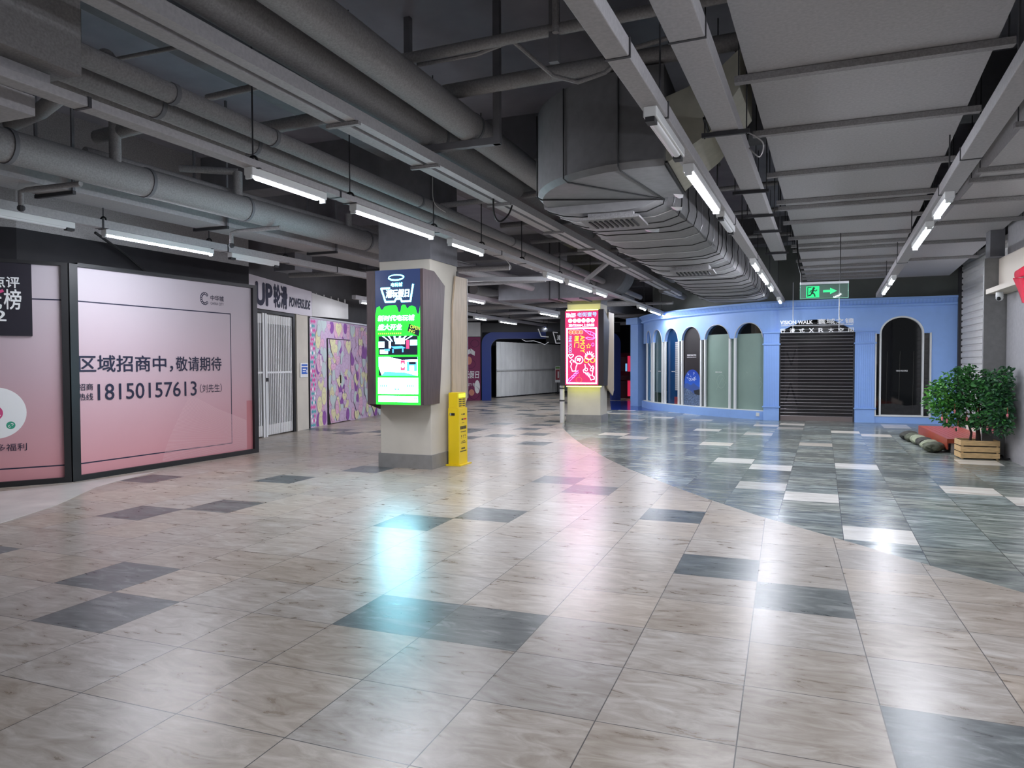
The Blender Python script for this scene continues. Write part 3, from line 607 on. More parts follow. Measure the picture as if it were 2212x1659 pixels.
b = MB(); b.beam((-10.1, 12.8, 3.62), (-10.1, 13.4, 3.62), .55, .375); tag(b.build('air_duct', M_PAINTD), 'dark dropped duct box above the white fascia sign', 'air duct')
# loose cables
def cable(label, pts, r=.008, m=None):
    b = MB(); P = [Vector(p) for p in pts]; Q = []
    for i in range(len(P)-1):
        p0, p1, p2, p3 = P[max(i-1, 0)], P[i], P[i+1], P[min(i+2, len(P)-1)]
        for k in range(6):
            s = k/6; Q.append(.5*((2*p1)+(p2-p0)*s+(2*p0-5*p1+4*p2-p3)*s*s+(3*p1-3*p2+p3-p0)*s**3))
    b.tube(Q+[P[-1]], r, 6); tag(b.build('cable', m or M_TAPE, smooth=True), label, 'cable')
cable('black cable loop drooping from the ladder tray', [(-3.35, 8.2, 3.7), (-3.38, 8.3, 3.45), (-3.36, 8.45, 3.38), (-3.3, 8.6, 3.5), (-3.27, 8.7, 3.7)], .012)
cable('pale thin wire dangling beside the slim pipes', [(-4.05, 8.0, 4.4), (-4.05, 7.95, 3.8), (-4.0, 7.9, 3.55), (-3.9, 8.0, 3.45)], .005, M_WHITED)
cable('black cable sagging down the black wall above the hoarding', [(-9.3, 7.6, 3.5), (-9.45, 8.2, 3.3), (-9.5, 8.7, 3.05), (-9.42, 9.0, 2.98)], .02)
cable('thin pale wire hanging off the middle trunking beyond the green-screen column', [(BX(10.3), 10.3, 3.3), (-3.95, 10.35, 3.1), (-3.97, 10.4, 3.05)], .005, M_WHITED)
cable('grey wire curling beside the unlit trunking', [(QX(6.6)+.12, 6.6, 3.6), (QX(6.6)+.26, 6.65, 3.5), (QX(6.8)+.22, 6.8, 3.42), (QX(6.9)+.12, 6.95, 3.55)], .006, M_DUCT)

# ================================================================== SHOP ROW ON THE PINK SIDE
def frame_bars(mb, x0, z0, x1, z1, w, y0, y1):
    mb.box(x0, y0, z0, x0+w, y1, z1); mb.box(x1-w, y0, z0, x1, y1, z1); mb.box(x0+w, y0, z0, x1-w, y1, z0+w); mb.box(x0+w, y0, z1-w, x1-w, y1, z1)
PINK = grad_mat('pink printed banner', [(0, (204, 138, 144)), (.12, (204, 148, 154)), (.5, (192, 166, 174)), (.8, (186, 174, 181)), (1, (184, 177, 184))], 0.0, 3.0)
PINKL = mat('pale pink ink', (214, 176, 182), .55)
PINKD = mat('salmon ink', (192, 122, 128), .55)
WHI = mat('white ink', (238, 238, 238), .55)
MAG = mat('magenta ink', (206, 74, 128), .55)
# right panel
t = thing('hoarding_panel', 'pink leasing hoarding with big navy phone number and black frame', 'hoarding', (-9.078, 6.989, 0), radians(87.78))
b = MB(); b.box(.1, .02, .06, 3.47, .06, 2.96); b.build('printed_banner', PINK, t)
b = MB(); b.box(0, -.03, 0, .12, .1, 2.97); b.box(3.44, -.03, 0, 3.54, .1, 3.02); b.box(.12, -.03, 0, 3.44, .1, .075)
b.add([(.12, -.03, 2.94), (3.44, -.03, 2.965), (3.44, .1, 2.965), (.12, .1, 2.94), (.12, -.03, 2.99), (3.44, -.03, 3.02), (3.44, .1, 3.02), (.12, .1, 2.99)], [(3, 2, 1, 0), (4, 5, 6, 7), (0, 1, 5, 4), (2, 3, 7, 6)]); b.build('frame', M_BLACK, t)
b = MB(); s = .018
for x0, z0, x1, z1 in ((.12, 2.462, 2.95, 2.48), (2.932, .22, 2.95, 2.48), (.12, .22, 2.95, .238)): rect(b, x0, z0, x1, z1, .0195)
b.build('border_line', M_NAVY, t)
b = MB()
for i in range(54):
    k = i/53; stroke(b, [(1.5+.55*k**1.3, .1+1.0*k), (2.3+.3*k, .1+.8*k-.05*k*k), (3.29, .1+.5*k)], .005, .0192)
b.build('ray_lines', PINKL, t)
b = MB(); rect(b, 3.3, .075, 3.44, .95, .0193); b.build('colour_strip', PINKD, t)
txt('区域招商中，', (.14, 1.485, 1.72, 1.735), .018, M_NAVY, t, bold=.012); txt('敬请期待', (1.77, 1.49, 2.72, 1.725), .018, M_NAVY, t, bold=.012)
txt('18150157613', (.42, 1.09, 2.18, 1.325), .018, M_NAVY, t, bold=.006)
txt('招商', (.13, 1.24, .35, 1.335), .018, M_NAVY, t, bold=.004); txt('热线', (.13, 1.1, .35, 1.2), .018, M_NAVY, t, bold=.004)
txt('（刘先生）', (2.25, 1.13, 2.72, 1.27), .018, M_NAVY, t)
b = MB()
for i in range(11):
    a = radians(50+i*26); c = (2.38+.075*cos(a), 2.69+.085*sin(a)); o_ = circ(c[0], c[1], .026, n=10); i_ = circ(c[0], c[1], .012, n=10)
    for k in range(10): flat(b, [o_[k-1], o_[k], i_[k], i_[k-1]], .0185)
b.build('logo', M_NAVY, t)
txt('中华城', (2.5, 2.67, 2.79, 2.76), .018, M_NAVY, t, bold=.008); txt('CHINA CITY', (2.5, 2.6, 2.79, 2.645), .018, M_NAVY, t)
# left panel, turned toward the viewer
LX = 1.602
t = thing('hoarding_panel', 'pink hoarding panel with a white disc and black poster, cut off by the frame', 'hoarding', (-9.078-.596*2.4, 6.989-.803*2.4, 0), radians(53.4))
b = MB(); b.box(0, .02, .06, 2.36, .06, 2.94); b.build('printed_banner', PINK, t)
b = MB(); b.box(0, -.03, 0, 2.4, .1, .07); b.box(0, -.03, 2.93, 2.4, .1, 2.975); b.box(2.32, -.03, .07, 2.4, .1, 2.93); b.build('frame', M_BLACK, t)
b = MB(); rect(b, 1.0, 2.462, 2.32, 2.48, .0195); rect(b, 0, .225, 2.32, .243, .0195); b.build('border_line', M_NAVY, t)
b = MB(); b.box(.2, -.01, 1.98, .39+LX, .019, 2.97); p = b.build('black_poster', mat('black poster ink', (24, 20, 34), .5), t)
txt('点评', (.1+LX-.14, 2.6, .26+LX+.0, 2.75), -.012, WHI, p, bold=.02); txt('榜', (.085+LX, 2.32, .275+LX, 2.585), -.012, WHI, p, bold=.014); txt('2', (-.02+LX, 2.165, .11+LX, 2.305), -.012, WHI, p, bold=.014)
txt('玩', (LX-.16, 2.32, LX+.065, 2.56), -.012, WHI, p, bold=.014)
b = MB(); stroke(b, [(LX-.22, 2.45), (LX+.02, 2.53), (LX+.075, 2.56)], .035, -.02); b.build('pink_tick', MAG, p)
b = MB(); flat(b, circ(LX-.03, .97, .335, n=48), .0185); p = b.build('white_disc', WHI, t)
b = MB(); flat(b, circ(LX-.05, .97, .1), .0175); b.build('emblem', MAG, p)
b = MB(); stroke(b, circ(LX-.05, .9, .07, .07, 12, radians(30), radians(150)), .026, .0165); flat(b, circ(LX-.05, 1.02, .03), .0165); b.build('emblem_mark', WHI, p)
b = MB(); flat(b, circ(LX+.13, .805, .05), .0175); p2 = b.build('green_emblem', mat('green ink', (56, 158, 128), .55), p)
b = MB(); stroke(b, circ(LX+.143, .817, .013, .013, 8, radians(-90), radians(150)), .007, .0165); stroke(b, circ(LX+.117, .793, .013, .013, 8, radians(90), radians(330)), .007, .0165); b.build('emblem_mark', WHI, p)
txt('更多福利', (LX-.16, .465, LX+.3, .565), .018, M_NAVY, t)
# fascia with shop name
R1 = ((-10.54, 12.46, 0), radians(100.7))
SIGNM = mat('lilac white fascia', (206, 200, 208), .5)
t = thing('fascia_sign', 'white fascia sign with bold navy lettering over the folding gate', 'sign', *R1)
b = MB(); b.prism([(-1.32, 2.8), (2.55, 2.79), (2.55, 3.4), (-1.32, 3.52)], -.02, .06, 'y'); b.build('board', SIGNM, t)
txt('UP', (-.12, 2.86, .6, 3.37), -.022, M_NAVY, t, bold=.045); txt('轮滑', (.64, 2.86, 1.28, 3.4), -.022, M_NAVY, t, bold=.04); txt('POWERSLIDE', (1.36, 2.94, 2.46, 3.17), -.022, M_NAVY, t, bold=.035, shear=.25)
b = MB(); flat(b, [(-1.22, 3.1), (-1.0, 3.1), (-1.04, 3.2), (-1.0, 3.2), (-1.1, 3.38), (-1.2, 3.2), (-1.15, 3.2)], -.023); b.build('arrow_mark', M_NAVY, t)
t = thing('blank_fascia', 'blank off-white fascia board above the heart-patterned hoarding', 'sign board', *R1)
b = MB(); b.prism([(2.6, 2.8), (4.86, 2.86), (4.86, 3.28), (2.6, 3.38)], .0, .07, 'y'); b.build('board', M_WHITED, t)
b = MB()
for i in range(5): b.tube([(2.9+i*.45, .03, 3.3), (2.9+i*.45, .03, 3.4)], .02, 6)
b.build('stud', M_WHITED, t)
# folding gate
t = thing('folding_gate', 'white slatted folding gate under the navy-lettered fascia', 'gate', *R1)
for x0, x1 in ((-.75, .27), (.42, 1.6)):
    b = MB(); n = int((x1-x0)/.075)
    for i in range(n+1):
        x = x0+(x1-x0)*i/n; b.box(x-.015, .05, .03, x+.015, .075, 2.7)
    b.build('slats', M_WHITE, t)
    for z0, z1 in ((.03, .26), (2.5, 2.7)):
        b = MB()
        for i in range(int((x1-x0)/.068)): b.box(x0+i*.068, .055, z0, x0+i*.068+.062, .08, z1)
        b.build('solid_band', M_WHITED, t)
for x0, x1 in ((-.75, .27), (.42, 1.6)):
    b = MB(); b.box(x0, .045, 1.4, x1, .05, 1.44); b.build('middle_rail', M_WHITE, t)
for x in (.29, .4):
    b = MB(); b.box(x-.035, .03, 0, x+.035, .09, 2.72); b.build('gate_post', M_WHITE, t)
b = MB(); b.box(.375, .0, 1.22, .425, .029, 1.3); b.build('lock', M_STEEL, t)
b = MB(); b.box(-.75, .02, 2.72, 1.72, .1, 2.785); b.build('top_track', M_BLACK, t)
b = MB(); b.box(1.62, .02, 0, 1.72, .1, 2.72); b.build('dark_jamb', M_BLACK, t)
# things inside the gated shop: dark back, a pink garment glimpsed left of the post
M_ = Matrix.Translation(Vector(R1[0])) @ Matrix.Rotation(R1[1], 4, 'Z')
b = MB(); b.box(-.8, .9, 0, 1.74, 1.0, 2.8); struct(b.build('wall_shop_back', M_BLACKW, None, M_))
b = MB(); b.prism([(.08, 1.2), (.27, 1.2), (.27, 1.5), (.22, 1.75), (.16, 2.1), (.08, 2.3)], .3, .42, 'y'); tag(b.build('hanging_garment', mat('pink satin', (214, 96, 170), .4), None, M_), 'pink garment glimpsed behind the folding gate', 'garment')
b = MB(); b.box(1.76, .0, 0, 1.84, .1, 2.79); b.box(1.84, .03, 0, 2.42, .12, 2.79); struct(b.build('trim_1', M_BEIGE, None, M_))
t = thing('notice_board', 'small blue notice with white frame on the beige pier', 'sign', *R1)
b = MB(); b.box(1.95, .0, 1.28, 2.35, .03, 1.63); b.build('white_backing', M_WHITE, t, bevel=.01)
b = MB(); rect(b, 2.0, 1.36, 2.31, 1.53, -.002); rect(b, 2.0, 1.56, 2.31, 1.6, -.002); b.build('blue_face', mat('blue ink', (38, 96, 190), .5), t)
b = MB(); rect(b, 2.05, 1.46, 2.22, 1.49, -.004); rect(b, 2.05, 1.41, 2.2, 1.43, -.004); flat(b, circ(2.27, 1.43, .025, .04), -.004); b.build('white_marks', WHI, t)
# heart-patterned hoarding
t = thing('hoarding_panel', 'plywood hoarding printed with pastel hearts and ovals, one door ajar', 'hoarding', (-11.1, 15.0, 0), radians(100.4))
CANDY = [mat('candy lilac', (198, 174, 202), .6), mat('candy pink', (216, 172, 196), .6), mat('candy mint', (186, 200, 200), .6), mat('candy lemon', (218, 214, 168), .6), mat('candy purple', (136, 78, 158), .6), mat('candy line', (150, 110, 150), .6), mat('candy teal', (70, 164, 170), .6), mat('candy magenta', (220, 84, 160), .6), WHI]
def candies(mb, x0, z0, x1, z1, seed, n, y0):
    r = random.Random(seed); y = y0
    for i in range(n):
        w = r.uniform(.2, .42); cx_ = r.uniform(x0+.1, x1-.1); cz_ = r.uniform(z0+.1, z1-.1); c = r.choice((0, 1, 2, 3, 0, 1, 2, 3, 4)); rz = r.uniform(.95, 1.3)
        k = r.random()
        P = heart(cx_, cz_, w, w*1.1) if (k < .5 and c != 4) else circ(cx_, cz_, w*.36, w*.5*rz, 20)
        P = [(min(max(px, x0), x1), min(max(pz, z0), z1)) for px, pz in P]
        Q = [(cx_+(px-cx_)*1.05, cz_+(pz-cz_)*1.04) for px, pz in P]; Q = [(min(max(px, x0), x1), min(max(pz, z0), z1)) for px, pz in Q]
        y -= .00006; mb.m = 5; flat(mb, Q, y); y -= .00006; mb.m = c; flat(mb, P, y)
        if c in (1, 3, 4, 0):
            y -= .00006; mb.m = 5; H = heart(cx_, cz_, w*.5, w*.6, 14); H = [(min(max(px, x0), x1), min(max(pz, z0), z1)) for px, pz in H]
            stroke(mb, H, .006, y, True)
b = MB(); b.m = 0; b.box(0, 0, 0, .985, .05, 2.75); b.box(2.52, 0, 0, 4.9, .05, 2.74); b.box(.985, 0, 2.29, 2.52, .05, 2.745)
candies(b, .3, .01, .985, 2.74, 3, 60, -.001); candies(b, 2.52, .01, 4.9, 2.73, 4, 170, -.001); candies(b, .99, 2.3, 2.51, 2.73, 6, 24, -.001)
r = random.Random(2)
for i in range(24):
    for k in range(3):
        z = .06+i*.114; x = .02+k*.09+(.045 if i % 2 else 0); b.m = r.choice((6, 7, 8, 7, 6)); flat(b, [(x, z), (x+.05, z-.055), (x+.1, z), (x+.05, z+.055)], -.002-.0001*k)
b.build('printed_board', CANDY, t)
b = MB(); b.m = 0; b.box(1.03, -.01, .02, 2.505, .03, 2.265); candies(b, 1.03, .03, 2.505, 2.26, 9, 130, -.0115); d = b.build('door_leaf', CANDY, t)
b = MB(); b.box(1.75, -.05, 1.08, 1.785, -.0101, 1.3); b.build('handle', M_TAPE, d)
b = MB(); b.prism([(.985, 0), (1.16, 0), (1.05, .42), (1.03, 2.28), (.985, 2.28)], -.021, -.0198, 'y'); b.build('gap_shade', M_BLACK, t)  # black sheet painted in as the shade of the door opening
b = MB(); rect(b, .55, 1.55, .62, 1.83, -.025); b.build('white_slip', WHI, t)
b = MB(); b.box(.0, -.03, 2.75, 4.9, .06, 2.79); b.build('top_strip', M_ALU, t)
b = MB(); b.box(-.06, -.01, 0, -.001, .06, 2.79); b.build('edge_strip', M_BLACK, t)
# ------------------------------------------------------------------ arcade front at the far end
FA = ((-13.5, 28.6, 0), radians(18))
MARO = mat('maroon ink', (128, 44, 88), .55)
t = thing('poster', 'maroon arcade poster beside the deep blue arch', 'poster', *FA)
b = MB(); b.box(.0, 0, 0, 1.1, .04, 2.78); b.build('printed_board', MARO, t)
for cx_, cz_, rx, rz in ((.5, 2.05, .2, .3), (.85, 2.5, .18, .16), (.8, .35, .25, .3), (.4, .3, .2, .25), (.65, 1.6, .22, .2)):
    b = MB(); stroke(b, circ(cx_, cz_, rx, rz, 18), .02, -.003, True); b.build('plum_scribble', mat('plum ink', (84, 28, 66), .55), t)
b = MB(); flat(b, [(.5, 2.2), (.68, 2.28), (.86, 2.14), (.84, 1.96), (.66, 2.06), (.5, 2.0)], -.003); flat(b, circ(.95, .6, .12, .3, 12), -.003); b.build('white_ribbon', WHI, t)
for q_ in (circ(.58, 1.75, .14, .18), circ(.7, .35, .12, .14)):
    b = MB(); flat(b, q_, -.004); b.build('salmon_spot', mat('salmon spot ink', (214, 140, 120), .55), t)
txt('玩假日', (.35, .97, 1.04, 1.3), -.006, WHI, t, bold=.022, shear=.1); txt('CITY 电玩城', (.5, .62, 1.04, .78), -.006, WHI, t, bold=.01)
b = MB(); b.box(0, .0, 2.8, 1.1, .05, 3.42); tag(b.build('blank_board', M_WHITED, None, Matrix.Translation(Vector(FA[0])) @ Matrix.Rotation(FA[1], 4, 'Z')), 'blank grey white board above the maroon poster', 'board')
FB = ((-12.5, 28.95, 0), radians(20.8))
t = thing('entrance_arch', 'deep blue rounded portal spanning the arcade entrance', 'arch', *FB)
def rrect(x0, z1, x1, r, n=8):
    P = [(x0, 0)]
    P += [(x0+r-r*cos(a), z1-r+r*sin(a)) for a in [pi/2*i/n for i in range(n+1)]]
    P += [(x1-r+r*sin(a), z1-r+r*cos(a)) for a in [pi/2*i/n for i in range(n+1)]]
    return P+[(x1, 0)]
o_, i_ = rrect(.1, 2.98, 6.15, .5), rrect(.5, 2.7, 5.75, .4)
b = MB(); n = len(o_)
for i in range(n-1):
    A, B_, C_, D_ = o_[i], o_[i+1], i_[i+1], i_[i]
    b.prism([A, B_, C_, D_], -.2, .25, 'y')
b.build('portal', M_DBLUE, t)
b = MB(); b.box(0, .3, 0, .098, .4, 3.3); b.box(.1, .3, 3.0, 6.2, .4, 3.4); b.build('backing', M_BLACK, t)
t = thing('neon_sign', 'unlit white outlined arcade sign hanging from the deep blue arch', 'sign', (-9.05, 28.7, 0), radians(18))
b = MB(); b.box(-.3, .05, 2.45, 1.25, .1, 2.95); b.build('dark_board', mat('matt black board', (9, 9, 11), .8), t)
b = MB()
stroke(b, [(.18, 2.9), (.0, 2.92), (.12, 2.46), (.45, 2.46), (.52, 2.55), (.62, 2.55), (.68, 2.46), (1.05, 2.46), (1.2, 2.92), (1.02, 2.92)], .04, .04)
stroke(b, [(-.62, 3.05), (-.5, 2.75), (-.2, 2.72)], .04, .04); stroke(b, [(-1.3, 2.62), (-1.15, 2.55), (-.8, 2.56), (-.5, 2.47), (-.35, 2.4), (-.2, 2.5)], .025, .04)
b.build('outline_tube', WHI, t)
txt('潮玩假日', (.16, 2.58, 1.04, 2.8), .044, WHI, t, bold=.014, shear=.05)
for x in (-.2, 1.1):
    b = MB(); b.tube([(x, .07, 2.95), (x, .07, 4.5)], .01, 6); b.build('rod', M_STEEL, t)
GAT = mat('frosted grey slats', (232, 234, 233), .3, noise=.12, nscale=2.5, stretch=(1, 1, .4))
t = thing('folding_gate', 'pale frosted folding gate behind the deep blue arch', 'gate', (-12.68, 31.25, 0), radians(81.8))
b = MB(); n = 44
P = [(.2*i, .05*(1 if i % 2 else -1)) for i in range(n+1)]
for i in range(n):
    (x0, y0), (x1, y1) = P[i], P[i+1]; b.add([(x0, y0, .05), (x1, y1, .05), (x1, y1+.02, .05), (x0, y0+.02, .05), (x0, y0, 2.65), (x1, y1, 2.65), (x1, y1+.02, 2.65), (x0, y0+.02, 2.65)], [(3, 2, 1, 0), (4, 5, 6, 7), (0, 1, 5, 4), (1, 2, 6, 5), (2, 3, 7, 6), (3, 0, 4, 7)])
b.build('slats', GAT, t)
b = MB(); b.box(0, -.08, 1.28, 8.8, -.055, 1.34); b.build('middle_rail', M_WHITE, t)
b = MB(); b.box(0, -.07, .0, 8.8, .09, .045); b.build('bottom_track', M_STEEL, t)
t = thing('floor_sign', 'slim white stand-up sign with red print before the pale gate', 'sign', (-11.2, 36.3, 0), radians(18))
b = MB(); b.box(-.13, -.02, .62, .13, .02, 1.47); b.build('sign_plate', M_WHITE, t)
b = MB(); rect(b, -.11, .75, .11, 1.3, -.022); b.build('red_print', mat('dark red ink', (150, 40, 56), .55), t)
b = MB(); rect(b, -.11, 1.34, .11, 1.44, -.022); b.build('green_print', mat('leaf ink', (96, 150, 70), .55), t)
b = MB(); rect(b, .0, .85, .07, 1.2, -.024); b.build('white_print', WHI, t)
b = MB(); b.tube([(0, 0, .02), (0, 0, .62)], .025, 8); b.build('post', M_STEEL, t)
b = MB(); b.tube([(0, 0, 0), (0, 0, .02)], .15, 14); b.build('base', M_STEEL, t)
t = thing('arcade_machine', 'glowing red arcade machine in the dark passage beside the blue shop', 'arcade machine', (-6.98, 33, 0), radians(15))
b = MB(); b.prism([(-.3, 0), (.35, 0), (.35, 2.0), (.1, 2.1), (-.3, 1.9), (-.3, 1.25), (-.45, 1.05), (-.45, .85), (-.3, .8)], -.35, .35, 'x'); b.build('cabinet', mat('black red cabinet', (70, 10, 24), .3), t)
b = MB(); b.box(.16, -.312, .1, .33, -.301, 1.95); b.build('lit_edge', em('red glow', (230, 50, 90), .7), t)
b = MB(); b.add([(.06, -.312, 1.25), (.14, -.312, 1.25), (.14, -.312, 1.6), (.06, -.312, 1.6)], [(0, 1, 2, 3)]); b.build('screen', em('cool glow', (120, 190, 240), .9), t)

# ================================================================== COLUMN DISPLAYS
NAVYS = em('screen navy', (40, 60, 110), .9); GREEN = em('screen green', (36, 222, 50), 2.4); WHS = em('screen white', (165, 232, 255), 27.0); CYS = em('screen cyan', (90, 215, 255), 14.0)
TEAL = em('screen pale teal', (130, 205, 255), 20.0); DKS = em('screen dark', (24, 40, 70), .6); BLS = em('screen blue', (60, 140, 240), 4.5); PKS = em('screen pink', (235, 80, 140), 1.4); YLS = em('screen yellow', (200, 235, 90), 1.6)
MGB = em('panel magenta', (226, 46, 112), 1.15); VIO = em('panel violet', (190, 90, 255), 7.0); PNKW = em('panel pink white', (255, 180, 240), 13.0); YLP = em('panel yellow', (245, 220, 60), 1.7); LBL = em('panel light blue', (140, 190, 255), 2.0); YGL = em('strip yellow green', (232, 235, 120), 5.0)
def side_profile(mb, x0, x1, P): mb.prism(P, x0, x1, 'x')
# --- display facing the viewer on the nearer column
t = thing('advertising_display', 'dark walnut display box with a glowing green arcade screen on the nearer column', 'advertising display', (-5.85, 9.35, 0))
b = MB(); b.box(.001, .031, .992, .872, .324, 2.983); b.build('cabinet', M_DWOOD, t)
b = MB(); side_profile(b, .873, .92, [(0, .99), (0, 2.985), (.36, 2.985), (.72, 2.8), (.52, .99)]); b.build('side_panel', M_DWOOD, t)
b = MB(); side_profile(b, -.03, .0, [(0, .99), (0, 2.985), (.3, 2.985), (.325, 2.8), (.325, .9)]); b.box(0, .0, .99, .115, .03, 2.985); b.build('side_panel', M_DWOOD, t)
b = MB(); b.box(.118, .0, .99, .87, .03, 2.985); sc = b.build('screen', NAVYS, t)
def panel(parent, mats, draw, name='picture', y=-.001):
    q = MB(); draw(q, y); return q.build(name, mats, parent)
SX0, SX1, SZ0, SZ1 = .118, .87, .99, 2.985
def sp(u, v): return SX0+(SX1-SX0)*u, SZ1-(SZ1-SZ0)*v     # u from left, v from top
def srect(mb, u0, v0, u1, v1, y): x0, z1 = sp(u0, v0); x1, z0 = sp(u1, v1); rect(mb, x0, z0, x1, z1, y)
def sbox(u0, v0, u1, v1): x0, z1 = sp(u0, v0); x1, z0 = sp(u1, v1); return (x0, z0, x1, z1)
def drips(q, y):
    top = [(0, .33), (.03, .275), (.1, .265), (.12, .285), (.15, .295), (.18, .285), (.21, .27), (.3, .262), (.47, .262), (.5, .28), (.52, .31), (.55, .315), (.575, .3), (.585, .27), (.62, .26), (.68, .262), (.7, .28), (.73, .29), (.76, .275), (.82, .268), (.9, .28), (.93, .32), (.96, .335), (.985, .31), (1, .27)]
    pts = [sp(*p) for p in top]+[sp(1, 1), sp(0, 1)]; flat(q, pts, y)
panel(sc, GREEN, drips, 'green_splash')
q = MB(); stroke(q, [sp(.48+.17*cos(a), .055+.018*sin(a)) for a in [2*pi*i/28 for i in range(28)]], .012, -.002, True); stroke(q, [sp(.47+.17*cos(a), .06+.02*sin(a)) for a in [2*pi*i/28 for i in range(28)]], .006, -.002, True); q.build('neon_ring', CYS, sc)
txt('电玩城', sbox(.36, .095, .62, .125), -.002, CYS, sc, bold=.02, shear=.15)
q = MB(); stroke(q, [sp(.33, .135), sp(.14, .135), sp(.235, .235), sp(.44, .235), sp(.47, .215), sp(.58, .215), sp(.6, .235), sp(.79, .235), sp(.85, .115)], .028, -.002); q.build('goggle_outline', CYS, sc)
txt('潮玩假日', sbox(.25, .145, .77, .205), -.003, WHS, sc, bold=.014, shear=.1)
txt('新时代电玩城', sbox(.06, .335, .88, .378), -.003, WHS, sc, bold=.016, shear=.15); txt('盛大开业', sbox(.06, .4, .6, .445), -.003, WHS, sc, bold=.013, shear=.15)
q = MB()
for i in range(12): srect(q, .06+i*.045, .465, .06+i*.045+.028, .476, -.002)
q.build('small_print', YLS, sc)
q = MB(); flat(q, [sp(.76, .4), sp(1.0, .435), sp(.97, .495), sp(.72, .455)], -.002); tg = q.build('dark_tag', DKS, sc)
txt('OPEN', (sp(.78, 0)[0], sp(0, .443)[1], sp(1.0, 0)[0], sp(0, .417)[1]), -.003, YLS, tg, bold=.014, rot=radians(-14)); txt('ING', (sp(.755, 0)[0], sp(0, .468)[1], sp(.89, 0)[0], sp(0, .445)[1]), -.003, YLS, tg, bold=.014, rot=radians(-14))
def pic1(q, y):
    q.m = 0; srect(q, .07, .49, .94, .63, y)
    q.m = 1
    for i in range(6): flat(q, [sp(.15+i*.13, .49), sp(.19+i*.13, .49), sp(.33+i*.06, .53), sp(.31+i*.06, .53)], y-.0006)
    srect(q, .07, .53, .2, .575, y-.0006); srect(q, .3, .525, .35, .58, y-.0006); srect(q, .45, .505, .66, .55, y-.0006); srect(q, .78, .52, .93, .56, y-.0006); srect(q, .1, .59, .28, .62, y-.0006)
    q.m = 2; flat(q, [sp(.35, .568), sp(.6, .565), sp(.68, .58), sp(.43, .585)], y-.001); srect(q, .38, .585, .41, .615, y-.001); srect(q, .6, .582, .63, .61, y-.001); srect(q, .2, .585, .32, .6, y-.0008)
    q.m = 3; srect(q, .69, .52, .76, .585, y-.001)
panel(sc, [DKS, TEAL, BLS, PKS], pic1, 'hall_picture', -.002)
def pic2(q, y):
    q.m = 1; srect(q, .07, .645, .94, .785, y)
    q.m = 0; flat(q, [sp(.07, .72), sp(.14, .785), sp(.07, .785)], y-.0006); flat(q, [sp(.3, .645), sp(.94, .645), sp(.94, .665), sp(.6, .668)], y-.0006); srect(q, .75, .68, .9, .7, y-.0006)
    q.m = 2; flat(q, [sp(.12, .785), sp(.2, .755), sp(.66, .76), sp(.94, .785)], y-.0006); srect(q, .7, .68, .93, .75, y-.0005)
    q.m = 3; srect(q, .56, .67, .66, .745, y-.001); q.m = 1; flat(q, [sp(.61+.035*cos(a), .708+.02*sin(a)) for a in [2*pi*i/14 for i in range(14)]], y-.0014); srect(q, .76, .71, .86, .745, y-.001)
panel(sc, [DKS, WHS, BLS, PKS], pic2, 'hall_picture', -.002)
panel(sc, [WHS], lambda q, y: (srect(q, .05, .8, .95, .92, y), srect(q, .06, .935, .94, .98, y)), 'white_band', -.002)
txt('畅享电玩', sbox(.1, .945, .42, .97), -.004, DKS, sc, bold=.02, shear=.15); txt('想玩就玩', sbox(.5, .945, .82, .97), -.004, DKS, sc, bold=.02, shear=.15)
q = MB(); flat(q, [sp(.885+.04*cos(a), .957+.015*sin(a)) for a in [2*pi*i/18 for i in range(18)]], -.004); q.m = 1; stroke(q, [sp(.885, .945), sp(.885, .965)], .012, -.005); stroke(q, [sp(.86, .955), sp(.87, .964), sp(.9, .964), sp(.91, .955)], .01, -.005); q.build('round_mark', [DKS, WHS], sc)
q = MB()
for u0 in (.1, .43, .7):
    for i in range(4):
        if u0 != .43: srect(q, u0+i*.042, .852, u0+i*.042+.028, .868, -.004)
srect(q, .42, .88, .47, .89, -.004); srect(q, .49, .88, .53, .89, -.004); q.build('small_print', BLS, sc)
# --- pale display box on the back of that column (faces away)
def back_box(x0, x1, y0, ymax, label, zb, zt):
    o = thing('advertising_display', label, 'advertising display', ((x0+x1)/2, ymax, 0)); M = W(o)
    for a, c in ((x1-.03, x1), (x0, x0+.03)):
        q = MB(); q.prism([(y0+.12, zt), (ymax, zt), (ymax, zb+.0), (ymax-.12, zb-.13), (y0, zb+.1), (y0+.02, zb+1.5)], a, c, 'x'); q.build('side_panel', M_LWOOD, o, M)
    q = MB(); q.box(x0+.03, ymax-.28, zb, x1-.03, ymax-.02, zt-.01); q.build('cabinet', M_LWOOD, o, M)
    q = MB(); q.box(x1-.09, ymax-.019, zb, x1+.0, ymax+.02, zt); q.build('pale_edge', M_WHITED, o, M)
    q = MB(); q.box(x1-.01, y0+.16, zt+.0, x1+.01, y0+.2, zt+.08); q.build('fixing_lug', M_STEEL, o, M)
back_box(-5.93, -4.935, 10.36, 10.92, 'pale oak display box seen edge-on behind the nearer column', 1.03, 3.0)
back_box(-5.6, -4.5, 19.2, 19.95, 'pale oak display box seen edge-on behind the pink-screen column', .83, 3.0)
